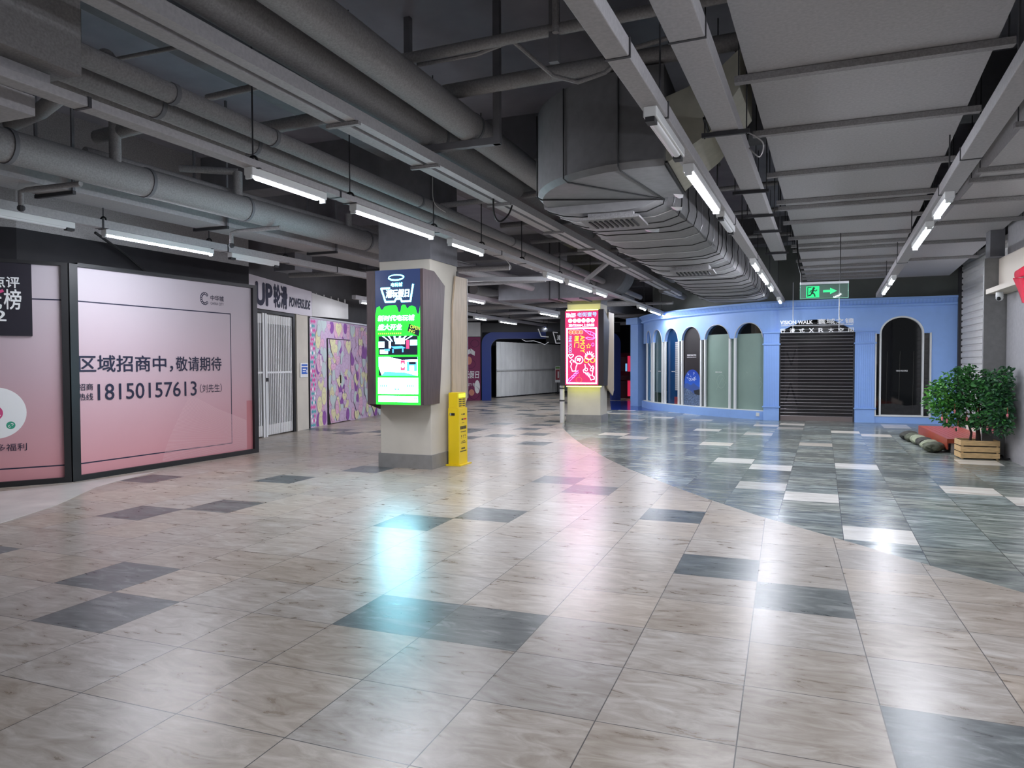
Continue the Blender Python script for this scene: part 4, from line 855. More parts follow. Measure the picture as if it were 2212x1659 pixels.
# --- pink display on the farther column
t = thing('advertising_display', 'black display box with a glowing pink food street panel on the farther column', 'advertising display', (-5.6, 18.4, 0))
b = MB(); b.box(.031, .061, 1.012, 1.119, .374, 2.998); b.build('cabinet', mat('black brown veneer', (38, 32, 36), .55), t)
b = MB(); side_profile(b, 1.12, 1.18, [(0, 1.01), (0, 3.02), (.1, 3.02), (.65, 2.7), (.45, 1.01)]); b.build('side_panel', MATS['black brown veneer'], t)
b = MB(); side_profile(b, .0, .03, [(0, 1.01), (0, 3.0), (.37, 3.0), (.37, 1.01)]); b.box(.03, .0, 1.01, .135, .06, 3.0); b.box(1.035, .0, 1.01, 1.12, .06, 3.02); b.build('dark_border', MATS['black brown veneer'], t)
b = MB(); b.box(.135, .0, 1.03, 1.035, .06, 2.985); sc = b.build('lit_panel', MGB, t)
for z in (.985, 3.02):
    b = MB(); b.box(.12, .15, z-.012, 1.05, .3, z+.012); b.build('light_strip', YGL, t)
SX0, SX1, SZ0, SZ1 = .135, 1.035, 1.03, 2.985
txt('No.1', sbox(.04, .025, .2, .052), -.002, PNKW, sc, bold=.014); txt('»»', sbox(.22, .028, .32, .05), -.002, PNKW, sc, bold=.02); txt('STREET', sbox(.04, .058, .33, .083), -.002, PNKW, sc, bold=.02); txt('老街壹号', sbox(.37, .02, .96, .078), -.002, LBL, sc, bold=.02)
q = MB()
for i in range(6): flat(q, [sp(.155+i*.135+.06*cos(a), .13+.028*sin(a)) for a in [2*pi*k/18 for k in range(18)]], -.002)
ci = q.build('white_circles', PNKW, sc)
for i, ch in enumerate('中华城美食街'): txt(ch, sbox(.12+i*.135, .114, .19+i*.135, .146), -.003, VIO, ci, bold=.02)
txt('直行50M上扶梯', sbox(.11, .175, .88, .212), -.002, PNKW, sc, bold=.013)
q = MB(); stroke(q, [sp(.055, .235), sp(.945, .235), sp(.945, .975), sp(.055, .975)], .035, -.002, True); q.build('neon_border', PNKW, sc)
def S(q, P, w=.012, closed=False): stroke(q, [sp(*p) for p in P], w, -.003, closed)
def cpts(u, v, ru, rv=None, n=16, a0=0, a1=2*pi): return [(u+ru*cos(a0+(a1-a0)*i/n), v+(rv or ru*.46)*sin(a0+(a1-a0)*i/n)) for i in range(n+(0 if a1-a0 > 6.2 else 1))]
q = MB()
for i in range(4): S(q, cpts(.17+i*.105, .285, .055), .014, True)
q.build('yellow_rings', em('panel peach', (255, 190, 150), 1.8), sc)
for i, ch in enumerate('中华小吃'): txt(ch, sbox(.14+i*.105, .273, .2+i*.105, .297), -.003, YLP, sc)
def rot90(s, u0, v0, u1, v1, m, bold=0.):
    x0, z0, x1, z1 = sbox(u0, v0, u1, v1); cx_, cz_ = (x0+x1)/2, (z0+z1)/2; w, h = z1-z0, x1-x0
    txt(s, (cx_-w/2, cz_-h/2, cx_+w/2, cz_+h/2), -.003, m, sc, rot=-pi/2, bold=bold)
rot90('FINE FOOD', .11, .335, .2, .565, LBL, .01); rot90('AMOY', .46, .33, .6, .565, YLP, .012)
txt('厦', sbox(.28, .335, .43, .41), -.003, YLP, sc, bold=.012); txt('门', sbox(.28, .42, .43, .495), -.003, YLP, sc, bold=.012)
q = MB(); S(q, [(.55, .25), (.65, .285), (.75, .32), (.85, .335), (.88, .36), (.82, .37), (.68, .355), (.62, .365), (.7, .385), (.84, .385), (.92, .36), (.9, .31), (.8, .285), (.65, .27)], .012, True); S(q, [(.78, .29), (.76, .32)], .008); S(q, [(.86, .3), (.84, .33)], .008)
S(q, cpts(.84, .455, .035, .022, 10), .008, True)
q.build('violet_doodles', VIO, sc)
q = MB(); S(q, [(.71+(.075 if i % 2 == 0 else .032)*sin(pi*i/5), .475-(.034 if i % 2 == 0 else .015)*cos(pi*i/5)) for i in range(10)], .01, True)
for u in (.65, .83): S(q, cpts(u, .665, .065, .032), .02, True)
q.build('yellow_doodles', YLP, sc)
q = MB()
S(q, [(.17, .64), (.1, .605), (.1, .59), (.14, .583), (.17, .595), (.2, .583), (.25, .59), (.25, .605)], .016, True)
S(q, cpts(.42, .66, .12, .052, 22), .018, True)
S(q, [(.19, .66), (.15, .685), (.2, .71), (.17, .75), (.22, .815), (.32, .81), (.33, .76), (.37, .71), (.3, .695), (.3, .68), (.24, .69), (.26, .665)], .016, True)
for k in range(7): S(q, [(.73+.07*cos(pi+pi*k/6), .61+.03*sin(pi+pi*k/6)), (.74+.14*cos(pi+pi*k/6), .61+.062*sin(pi+pi*k/6))], .018)
S(q, cpts(.73, .62, .12, .035), .016, True)
S(q, [(.6, .72), (.62, .77), (.55, .8), (.57, .83), (.66, .84), (.74, .89), (.78, .93), (.88, .92), (.88, .89), (.82, .87), (.84, .81), (.87, .77), (.84, .74), (.8, .76), (.7, .71)], .014); S(q, cpts(.64, .79, .04, .02), .012, True); S(q, cpts(.8, .79, .04, .02), .012, True)
for k in range(4): S(q, [(.7+k*.03, .83+k*.012), (.62+k*.03, .85+k*.012)], .01)
q.build('white_doodles', PNKW, sc)
txt('呷', sbox(.36, .635, .48, .685), -.003, PNKW, sc)
q = MB(); S(q, [(.09, .94), (.12, .915), (.24, .87), (.4, .8)], .01); S(q, [(.12, .955), (.28, .885)], .01)
for k in range(3): S(q, cpts(.24+k*.06, .885-k*.028, .035, .018), .01, True)
q.build('skewer_doodle', VIO, sc)
q = MB(); S(q, cpts(.42, .93, .09, .035), .01, True); S(q, [(.42, .895), (.44, .86)], .008); q.build('orange_doodle', em('panel orange', (250, 130, 70), 1.3), sc)
# --- white rainwater pipe by the farther column
pipe('white downpipe standing at the near corner of the pink-screen column', [(-5.62, 18.62, 0), (-5.62, 18.62, 1.0)], .065, M_WHITED, joints=(.6, .93), n=16, name='downpipe', jm=M_STEEL)
# --- yellow power bank kiosk
t = thing('charging_kiosk', 'slim yellow power bank kiosk beside the nearer column', 'kiosk', (-4.83, 10.3, 0)); M = W(t)
b = MB(); b.box(-4.95, 10.1, 0, -4.69, 10.52, .018); b.build('base_plate', M_YEL, t, M)
b = MB(); b.box(-4.925, 10.15, .018, -4.74, 10.47, .9); b.build('lower_body', M_YEL, t, M, bevel=.006)
b = MB(); b.box(-4.92, 10.155, .9, -4.765, 10.465, 1.145); b.build('upper_body', M_YEL, t, M, bevel=.008)
b = MB(); b.box(-4.893, 10.142, .785, -4.81, 10.1495, .825); sl = b.build('slot', M_TAPE, t, M)
b = MB(); b.box(-4.888, 10.1405, .787, -4.868, 10.1419, .823); b.build('slot_catch', M_ALU, sl, M)
b = MB(); b.box(-4.7649, 10.2, 1.065, -4.762, 10.45, 1.125); b.build('display', em('lcd', (205, 250, 60), 1.6), t, M)
for c in range(2):
    for k in range(4):
        b = MB(); b.box(-4.7649, 10.21+c*.13, .925+k*.034, -4.76, 10.3+c*.13, .94+k*.034); b.build('power_bank_slot', M_STEEL, t, M)
b = MB()
for (y0, z0, y1, z1) in ((10.25, .79, 10.28, .81), (10.3, .79, 10.38, .81), (10.25, .71, 10.32, .735), (10.27, .66, 10.36, .668), (10.2, .565, 10.43, .615), (10.22, .52, 10.42, .532), (10.23, .445, 10.25, .475), (10.3, .445, 10.32, .475), (10.37, .445, 10.39, .475), (10.22, .425, 10.27, .43), (10.3, .425, 10.34, .43), (10.37, .425, 10.41, .43), (10.25, .37, 10.38, .38), (10.22, .345, 10.42, .355), (10.24, .25, 10.38, .275), (10.2, .21, 10.43, .228)):
    n = max(1, int((y1-y0)/.035)); w = (y1-y0)/n
    for i in range(n): b.box(-4.7399, y0+i*w, z0, -4.7385, y0+i*w+w*.8, z1)
b.build('dark_print', M_BLACK, t, M)
b = MB()
for i in range(4): b.box(-4.7399, 10.33+i*.026, .71, -4.7384, 10.33+i*.026+.02, .735)
b.build('red_print', M_RED, t, M)

# ================================================================== BLUE SHOP
shop = thing('shop_front', 'light blue arcaded shop front with scalloped arches and ribbed cornice', 'shop front', (.83, 21.22, 0)); M = W(shop)
CP = [(-.12, 21.3), (-.55, 21.36), (-1.5, 22.0), (-2.6, 23.0), (-3.6, 24.1), (-4.3, 25.1), (-4.85, 26.4)]
def catmull(pts, n=40):
    P = [(2*pts[0][0]-pts[1][0], 2*pts[0][1]-pts[1][1])]+pts+[(2*pts[-1][0]-pts[-2][0], 2*pts[-1][1]-pts[-2][1])]; o = []
    for i in range(1, len(P)-2):
        for k in range(n):
            s = k/n; o.append(tuple(.5*(2*P[i][c]+(-P[i-1][c]+P[i+1][c])*s+(2*P[i-1][c]-5*P[i][c]+4*P[i+1][c]-P[i+2][c])*s*s+(-P[i-1][c]+3*P[i][c]-3*P[i+1][c]+P[i+2][c])*s**3) for c in (0, 1)))
    return o+[pts[-1]]
CD = catmull(CP); CS = [0.]
for a, c in zip(CD, CD[1:]): CS.append(CS[-1]+hypot(c[0]-a[0], c[1]-a[1]))
def cur(s, off=0.):
    """point on the curved front at arc length s; off > 0 moves into the shop"""
    i = 0
    while i < len(CS)-2 and CS[i+1] < s: i += 1
    k = (s-CS[i])/(CS[i+1]-CS[i]); a, c = CD[i], CD[i+1]; d = Vector((c[0]-a[0], c[1]-a[1])).normalized()
    return (a[0]+(c[0]-a[0])*k+d.y*off, a[1]+(c[1]-a[1])*k-d.x*off)
def strip(mb, ss, zlo, zhi, o0, o1):
    """band following the curved front between offsets o0 (outside) and o1 (inside)"""
    vs = []; n = len(ss)
    for s in ss:
        a, c = cur(s, o0), cur(s, o1); l = zlo(s) if callable(zlo) else zlo; h = zhi(s) if callable(zhi) else zhi
        vs += [(*a, l), (*a, h), (*c, h), (*c, l)]
    fs = [(i*4+k, i*4+(k+1) % 4, i*4+4+(k+1) % 4, i*4+4+k) for i in range(n-1) for k in range(4)]+[(0, 1, 2, 3), ((n-1)*4+3, (n-1)*4+2, (n-1)*4+1, (n-1)*4)]
    return mb.add(vs, fs)
def lins(a, c, n): return [a+(c-a)*i/n for i in range(n+1)]
ARCH = [(.47, 1.42), (1.62, 2.66), (2.84, 3.8), (3.98, 4.82), (5.0, 5.76), (5.94, 6.68)]
def archz(s):
    for a, c in ARCH:
        if a < s < c:
            u = abs((s-(a+c)/2)/((c-a)/2)); return 2.315+.43*(1-u**2.3)**.62
    return 2.315
ss = sorted(set(lins(.02, 7.19, 90)+[x for a, c in ARCH for x in lins(a, c, 26)]+[a-.001 for a, c in ARCH]+[c+.001 for a, c in ARCH]))
b = MB(); strip(b, ss, archz, 3.06, 0, .24)
# straight part: band with the doorway and the arched window cut out
def notch_band(mb, x0, x1, notches, zt, y0, y1):
    P = [(x0, zt), (x0, notches[0][0][1] if notches else zt)]
    for N in notches: P += N
    P += [(x1, notches[-1][-1][1]), (x1, zt)]
    mb.prism(P, y0, y1, 'y')
door = [(-.14, 2.45), (.14, 2.6), (.3, 2.67)]+[(.83+.53*sin(a), 2.66+.12*cos(a)) for a in [radians(-85+170*i/12) for i in range(13)]]+[(1.36, 2.67), (1.5, 2.6), (1.76, 2.45)]
notch_band(b, -.16, 2.0, [door], 3.06, 21.22, 21.46)
warch = [(2.36+.0, 2.36)]+[(2.86-.5*cos(a), 2.36+.44*sin(a)) for a in [pi*i/20 for i in range(21)]]+[(3.36, 2.36)]
b.prism([(2.0, 3.06), (2.0, 2.36), (2.24, 2.36)]+warch+[(3.54, 2.36), (4.22, 2.36), (4.22, 3.06)], 21.22, 21.46, 'y')
b.box(2.24, 21.22, 0, 3.54, 21.46, .18); b.box(3.54, 21.22, 0, 4.22, 21.46, 2.36)
b.box(1.76, 21.225, 2.3, 2.24, 21.46, 2.5)
b.build('facade', M_BLUE, shop, M)
for x0, x1 in ((-.55, -.14), (1.76, 2.24)):
    b = MB(); b.box(x0, 21.2, 0, x1, 21.46, 2.45); p = b.build('pier', M_BLUE, shop, M); b = MB()
    n = 9
    for i in range(n): x = x0+.03+(x1-x0-.06)*i/(n-1); b.box(x-.009, 21.19, .4, x+.009, 21.2, 2.08); b.box(x-.009, 21.19, 2.16, x+.009, 21.2, 2.4)
    for z in (.36, 2.1, 2.42): b.box(x0-.03, 21.165, z, x1+.03, 21.2, z+.035)
    b.build('ribbing', M_BLUE2, p, M)
b = MB(); strip(b, lins(.42, 7.19, 60), 0, .24, -.06, .26); b.build('plinth', M_BLUE, shop, M)
b = MB(); strip(b, lins(.42, 7.0, 60), .241, .262, -.05, .2); b.build('sill', M_WHITE, shop, M)
# cornice follows the whole front
path = [(4.22, 21.22), (2.0, 21.22), (-.1, 21.22)]+[cur(s, 0) for s in lins(.25, 7.19, 44)]
def cornice(mb, prof):
    vs = []; n = len(path)
    for i, p in enumerate(path):
        a = Vector(path[max(i-1, 0)]); c = Vector(path[min(i+1, n-1)]); d = (c-a).normalized()
        for o, z in prof: vs.append((p[0]-d.y*o, p[1]+d.x*o, z))
    m = len(prof); mb.add(vs, [(i*m+k, i*m+(k+1) % m, (i+1)*m+(k+1) % m, (i+1)*m+k) for i in range(n-1) for k in range(m)]+[tuple(range(m)), tuple((n-1)*m+k for k in range(m))])
b = MB(); cornice(b, [(-.2, 3.061), (.06, 3.061), (.1, 3.09), (.1, 3.12), (.05, 3.13), (.12, 3.24), (.16, 3.25), (.16, 3.3), (-.2, 3.3)]); co = b.build('cornice', M_BLUE, shop, M)
b = MB(); L = 0.
for a, c in zip(path, path[1:]):
    d = Vector((c[0]-a[0], c[1]-a[1])); n = max(1, int(d.length/.085)); d.normalize()
    for i in range(n):
        p = Vector(a)+(Vector(c)-Vector(a))*(i+.5)/n; e = d*.018; o = Vector((-d.y, d.x))
        b.add([(p.x-e.x+o.x*.056, p.y-e.y+o.y*.056, 3.135), (p.x+e.x+o.x*.056, p.y+e.y+o.y*.056, 3.135), (p.x+e.x+o.x*.126, p.y+e.y+o.y*.126, 3.235), (p.x-e.x+o.x*.126, p.y-e.y+o.y*.126, 3.235)], [(0, 1, 2, 3)])
b.build('cornice_ribs', M_BLUE2, co, M)
# end pier at the far corner
b = MB(); R_ = Matrix.Translation(Vector((-5.1, 27.05, 0))) @ Matrix.Rotation(radians(50), 4, 'Z'); b.box(-.28, -.22, 0, .28, .22, 3.06); b.v = [R_ @ v for v in b.v]; pr_ = b.build('end_pier', M_BLUE, shop, M)
b = MB(); b.box(-.4, -.34, 3.06, .4, .34, 3.3); b.v = [R_ @ v for v in b.v]; b.build('end_cornice', M_BLUE, shop, M)
# white edge lines of the arches
b = MB()
for a, c in ARCH:
    Q = [(*cur(s, -.006), archz(s)) for s in lins(a+.002, c-.002, 24)]; b.tube([(*cur(a, -.006), 2.315)]+Q+[(*cur(c, -.006), 2.315)], .011, 5)
b.build('arch_trim', M_WHITED, shop, M)
# posts and panes
for s in (.42, 1.42, 1.62, 2.66, 2.84, 3.8, 3.98, 4.82, 5.0, 5.76, 5.94, 6.7):
    b = MB(); strip(b, [s-.028, s+.028], .262, 2.33, .0, .06); b.build('window_post', M_WHITE, shop, M)
FILM = mat('grey green film', (138, 160, 150), .22, noise=.05, nscale=2); FILMD = mat('dark green glass', (34, 52, 46), .08); FILMB = mat('dark blue glass', (22, 58, 98), .1); FILMT = mat('teal grey blind', (84, 108, 116), .15, noise=.1, nscale=3); FILMC = mat('blue glass', (86, 138, 176), .1)
BLACKG = mat('black glass', (9, 13, 17), .05, spec=.7)
def pane(s0, s1, z0, z1, m, off=.1, name='pane'):
    q = MB(); strip(q, lins(s0, s1, 8), z0, z1, off, off+.015); return q.build(name, m, shop, M)
pane(.42, 1.42, .25, 2.44, FILM); pane(.42, 1.42, 2.445, 2.8, BLACKG); pane(1.62, 2.66, .25, 2.46, FILM); pane(1.62, 2.66, 2.465, 2.8, BLACKG)
pane(1.43, 1.61, .25, 2.33, FILM, .08); pane(2.67, 2.83, .25, 2.33, FILMD, .08); pane(3.81, 3.97, .25, 2.33, BLACKG, .08); pane(4.83, 4.99, .25, 2.33, FILMD, .08); pane(5.77, 5.93, .25, 2.33, FILMT, .08); pane(6.71, 7.1, .25, 2.33, FILMC, .08)
pane(3.98, 4.82, .25, 2.8, FILMB); pane(5.0, 5.76, .6, 2.8, FILMT); pane(5.0, 5.76, .25, .598, FILMD); pane(5.94, 6.7, .25, 2.8, FILMC)
b = MB()
for i in range(26): strip(b, lins(3.99, 4.26, 3), .72+i*.061, .72+i*.061+.05, .07, .095)
b.build('pale_slats', M_ALU, shop, M)
b = MB(); strip(b, lins(4.02, 4.3, 3), .263, .5, .07, .095); b.build('red_item', mat('dim red', (120, 40, 48), .6), shop, M)
# moon landscape poster behind the fourth window from the door
def wframe(sl, sr, off):
    a, c = cur(sl, off), cur(sr, off); return Matrix.Translation(Vector((a[0], a[1], 0))) @ Matrix.Rotation(atan2(c[1]-a[1], c[0]-a[0]), 4, 'Z'), hypot(c[0]-a[0], c[1]-a[1])
F, wd = wframe(3.8, 2.84, .08)
b = MB(); b.box(0, .0, .25, wd, .02, 2.8); b.build('space_poster', mat('space black', (42, 38, 40), .35), shop, M @ F); ps = [c for c in shop.children if c.name == 'space_poster'][0]
cx_, cz_, rr = wd*.47, 1.0, wd*.42
b = MB(); flat(b, [p for p in circ(cx_, cz_, rr, rr, 40)], -.002); b.build('planet', grad_mat('planet blue', [(0, (120, 170, 235)), (.35, (44, 96, 200)), (1, (24, 52, 150))], .55, 1.45, .4), ps, M @ F)
b = MB(); r = random.Random(4)
for k in range(16):
    a = r.uniform(.3, 2.9); d = r.uniform(.15, .75)*rr; x, z = cx_+d*cos(a), cz_+d*sin(a); stroke(b, [(x, z), (x+r.uniform(-.05, .05), z+.025), (x+r.uniform(-.1, .1), z+r.uniform(-.02, .06))], r.uniform(.012, .03), -.003)
b.build('cloud_swirls', mat('cloud white', (190, 200, 232), .5), ps, M @ F)
b = MB(); flat(b, [(0, .25), (wd, .25), (wd, .78), (wd*.86, .84), (wd*.7, .9), (wd*.55, .98), (wd*.4, .9), (wd*.2, .97), (0, .92)], -.004); b.build('far_hills', mat('blue hill', (58, 84, 150), .5), ps, M @ F)
b = MB(); flat(b, [(0, .25), (wd, .25), (wd, .62), (wd*.8, .6), (wd*.6, .63), (wd*.35, .74), (wd*.15, .8), (0, .82)], -.005); b.build('rocky_ground', mat('moon ground', (88, 106, 136), .6, noise=.85, nscale=26), ps, M @ F)
b = MB(); flat(b, [(wd, .62), (wd, .79), (wd*.8, .78), (wd*.55, .74), (wd*.6, .63), (wd*.8, .6)], -.0055); b.build('dark_ridge', mat('dark ridge', (34, 38, 46), .6), ps, M @ F)
txt('VISION WALK SPACE', (wd*.2, 1.83, wd*.68, 1.88), -.004, WHI, ps, bold=.02, M=M @ F); txt('PAVILION', (wd*.2, 1.775, wd*.68, 1.8), -.004, WHI, ps, M=M @ F)
for sl, sr in ((1.42, .42), (2.66, 1.62), (4.82, 3.98), (5.76, 5.0), (6.7, 5.94)):
    F2, w2 = wframe(sl, sr, .09); txt('VISION WALK', (w2*.36, 1.31, w2*.64, 1.345), -.002, WHI, shop, bold=.02, M=M @ F2, name='window_lettering')
# faint round doodle marks on the film
for sl, sr, u in ((1.42, .42, .7), (2.66, 1.62, .6)):
    F2, w2 = wframe(sl, sr, .085); b = MB(); stroke(b, circ(w2*u, 1.05, .17, .2, 22), .012, 0, True); stroke(b, [(w2*u-.2, .8), (w2*u+.05, 1.15), (w2*u+.2, 1.0)], .01, 0); b.build('faint_doodle', mat('faint film mark', (150, 170, 160), .3), shop, M @ F2)
# arched black window
win = thing('display_window', 'tall arched black shop window with white frame', 'window', (2.89, 21.3, 0)); MW = W(win)
b = MB(); b.prism([(2.24, .18), (3.54, .18), (3.54, 2.36), (3.36, 2.36)]+[(2.86+.5*cos(a), 2.36+.44*sin(a)) for a in [pi*i/20 for i in range(21)]][1:]+[(2.24, 2.36)], 21.33, 21.35, 'y'); b.build('pane', BLACKG, win, MW)
def outline(x0, x1, z0, zs, rx, rz): return [(x0, z0), (x0, zs)]+[((x0+x1)/2-rx*cos(a), zs+rz*sin(a)) for a in [pi*i/20 for i in range(21)]]+[(x1, zs), (x1, z0)]
b = MB(); o_, i_ = outline(2.345, 3.375, .18, 2.36, .515, .455), outline(2.385, 3.335, .22, 2.36, .475, .415); b.ring(o_, i_, 21.205, 21.33); b.build('arched_frame', M_WHITE, win, MW)
b = MB(); b.box(2.235, 21.2, .175, 2.27, 21.33, 2.37); b.box(3.51, 21.2, .175, 3.545, 21.33, 2.37); b.box(2.27, 21.2, .175, 3.51, 21.33, .2); b.build('outer_frame', M_WHITE, win, MW)
b = MB(); [b.tube([(x, 21.325, .4), (x+.02, 21.325, 1.9)], .006, 5) for x in (2.52, 2.82, 3.14)]; b.build('dim_stripes', mat('dim stripe', (48, 48, 44), .5), win, MW)
b = MB(); b.prism([(2.39, .2), (3.33, .2), (3.33, .5), (3.0, .46), (2.7, .52), (2.39, .5)], 21.322, 21.328, 'y'); b.build('dim_ground', mat('dim print', (34, 34, 36), .4, noise=.6, nscale=8), win, MW)
txt('VISION WALK SPACE', (2.75, 1.36, 3.02, 1.4), 21.321, WHI, win, bold=.02, M=MW)
# roller shutter of the blue shop
t = thing('roller_shutter', 'dark see-through roller shutter with thin bright rods in the blue shop', 'shutter', (.81, 21.4, 0)); MS = W(t)
b = MB(); b.box(-.14, 21.38, .0, 1.76, 21.42, .12); b.build('bottom_bar', mat('worn brown grey bar', (120, 108, 104), .5), t, MS)
b = MB()
for i in range(28): z = .13+i*.092; b.box(-.14, 21.395, z, 1.76, 21.405, z+.085)
b.build('slats', glassy('smoked slat', (52, 48, 50), .5, .12), t, MS)
b = MB()
for i in range(28): z = .13+i*.092; b.tube([(-.14, 21.39, z), (1.76, 21.39, z)], .0075, 5)
b.build('rods', mat('bright rod', (170, 164, 164), .3, .4), t, MS)
for x in (-.135, 1.755):
    b = MB(); b.box(x-.03, 21.36, 0, x+.03, 21.44, 2.7); b.build('guide_rail', M_STEEL, t, MS)
b = MB(); b.box(.0, 22.4, .1, .36, 22.45, 2.2); bd = tag(b.build('standing_board', mat('dull grey board', (150, 146, 146), .6)), 'grey board with dark V shapes standing behind the roller shutter', 'board')
b = MB(); r0 = bd.location; stroke(b, [(.06, 1.9), (.18, 1.55), (.3, 2.0)], .05, 22.39); stroke(b, [(.04, .5), (.16, 1.0), (.34, .4)], .05, 22.39); o = b.build('dark_strokes', M_BLACK, bd); o.location = -r0
# hanging sign
t = thing('hanging_sign', 'white letters on rails hung before the roller shutter', 'sign', (.83, 20.7, 2.4)); M2 = W(t)
txt('VISION WALK', (-.12, 2.63, .69, 2.735), 20.7, WHI, t, bold=.025, M=M2); txt('寰域之镜', (.8, 2.62, 1.68, 2.76), 20.7, WHI, t, bold=.012, M=M2)
for i, ch in enumerate('行浸式XR大空间'): txt(ch, (-.12+i*.238, 2.4, .01+i*.238, 2.52), 20.7, WHI, t, bold=.02, M=M2)
b = MB(); b.box(-.1, 20.715, 2.59, 1.66, 20.735, 2.605); b.box(-.1, 20.715, 2.4, 1.66, 20.735, 2.415); b.build('rail', M_ALU, t, M2)
for x in (.2, 1.33):
    b = MB(); b.tube([(x, 20.725, 2.4), (x, 20.725, 3.75)], .012, 6); b.build('rod', M_ALU, t, M2)
# white socket plate on the plinth
F2, w2 = wframe(.62, .5, -.065); b = MB(); b.box(0, -.02, .1, .1, 0, .2); tag(b.build('socket_plate', M_WHITE, None, F2), 'white square socket plate on the blue plinth', 'socket')
# exit sign
t = thing('exit_sign', 'glass emergency exit sign with glowing green runner and arrow', 'exit sign', (.58, 13.5, 2.7), radians(2)); 
EXG = em('exit green', (16, 236, 140), 1.15)
b = MB(); b.box(-.34, -.004, 0, .43, .004, .245); b.build('glass_plate', glassy('clear green glass', (150, 190, 175), .22, .03), t)
b = MB()
for x0, z0, x1, z1 in ((-.34, 0, .43, .006), (-.34, 0, -.334, .245), (.424, 0, .43, .245)): b.box(x0, -.006, z0, x1, .006, z1)
b.build('lit_edge', em('edge glow', (150, 240, 210), .6), t)
b = MB(); b.box(-.34, -.035, .245, .43, .035, .285); b.build('top_housing', M_ALU, t)
b = MB(); rect(b, -.24, .02, -.03, .215, -.006); g = b.build('green_square', EXG, t)
b = MB(); P = circ(-.12, .18, .02, n=12); flat(b, P, -.008); stroke(b, [(-.13, .155), (-.145, .1)], .035, -.008); stroke(b, [(-.145, .1), (-.11, .08), (-.1, .04)], .02, -.008); stroke(b, [(-.145, .1), (-.17, .065), (-.2, .055)], .02, -.008); stroke(b, [(-.13, .15), (-.09, .13), (-.07, .15)], .015, -.008); stroke(b, [(-.13, .15), (-.17, .135), (-.18, .11)], .015, -.008); stroke(b, [(-.215, .04), (-.215, .195), (-.16, .195)], .012, -.008)
b.build('runner_figure', mat('exit dark green', (6, 60, 40), .5), g)
b = MB(); flat(b, [(.03, .105), (.14, .105), (.14, .07), (.25, .125), (.14, .18), (.14, .145), (.03, .145)], -.006); b.build('arrow', EXG, t)
b = MB(); b.tube([(-.32, 0, .28), (-.32, 0, .42), (-.36, .1, .6), (-.38, .3, 1.08)], .014, 8); b.build('cable', M_TAPE, t)
b = MB(); b.tube([(.3, 0, .28), (.3, 0, 1.1)], .008, 6); b.build('rod', M_STEEL, t)

# ================================================================== RIGHT SIDE
# corrugated shutter
t = thing('roller_shutter', 'closed white corrugated roller shutter between the blue shop and stone pillar', 'shutter', (4.2, 18, 0)); M = W(t)
b = MB(); P = []
n = 27
for i in range(n): z = i*.155; P += [(4.19, z), (4.16, z+.02), (4.16, z+.115), (4.19, z+.135)]
P.append((4.19, n*.155)); F_ = P+[(4.23, n*.155), (4.23, 0)]
b.prism(F_, 15.2, 21.0, 'y'); b.build('curtain', M_WHITED, t, M)
b = MB(); b.box(4.1, 21.0, 0, 4.24, 21.12, 4.3); b.build('guide_rail', M_STEEL, t, M)
b = MB(); b.box(3.2, 14.12, 3.36, 3.41, 14.4, 4.3); tag(b.build('shutter_motor_box', M_PAINTD), 'dark box at the head of the white shutter', 'box')
# cream fascia beam with ledge
t = thing('fascia_beam', 'cream boxed beam with a thin ledge on the stone wall', 'beam', (3.3, 10, 2.72)); M = W(t)
b = MB(); b.box(3.3, 4, 2.8, 3.419, 14.0, 3.3); b.build('beam_face', M_CREAM, t, M)
b = MB(); b.box(3.12, 4, 2.72, 3.419, 14.0, 2.799); b.build('ledge', M_CREAM, t, M)
# camera
t = thing('security_camera', 'small white dome camera under the cream ledge', 'camera', (3.22, 13.6, 2.66)); M = W(t)
b = MB(); b.tube([(3.22, 13.6, 2.719), (3.22, 13.6, 2.65)], .05, 14, rs=[.05, .055]); b.build('base', M_WHITE, t, M, smooth=True)
b = MB(); b.sphere((3.22, 13.6, 2.63), .055, 14, 8); b.build('dome', M_WHITE, t, M, smooth=True)
b = MB(); b.sphere((3.2, 13.56, 2.61), .032, 10, 6); b.build('lens', M_BLACK, t, M, smooth=True)
# red ribbon
b = MB(); n = 16; vs = []
for i in range(n+1):
    a = 2*pi*i/n
    for k in range(2): vs.append((3.05+.03*k+.02*cos(a), 12.1-.4*k+.03*cos(a), 2.83+.02*k+(.05+.03*k)*sin(a)))
b.add(vs, [(2*i, 2*i+1, 2*i+3, 2*i+2) for i in range(n)]); vs = []
for i in range(n+1):
    s_ = i/n; w_ = .13+.1*s_
    for k in range(5): vs.append((3.04+.02*sin(k*1.5+s_*2)+.01*k, 12.16-.38*s_-.12*k, 2.79-.38*s_-.012*k))
b.add(vs, [(5*i+k, 5*i+k+1, 5*i+6+k, 5*i+5+k) for i in range(n) for k in range(4)])
o = b.build('ribbon_bow', M_RED, smooth=True); sd = o.modifiers.new('thickness', 'SOLIDIFY'); sd.thickness = .006
tag(o, 'red felt ribbon bow on the cream beam, cut by the frame edge', 'ribbon')
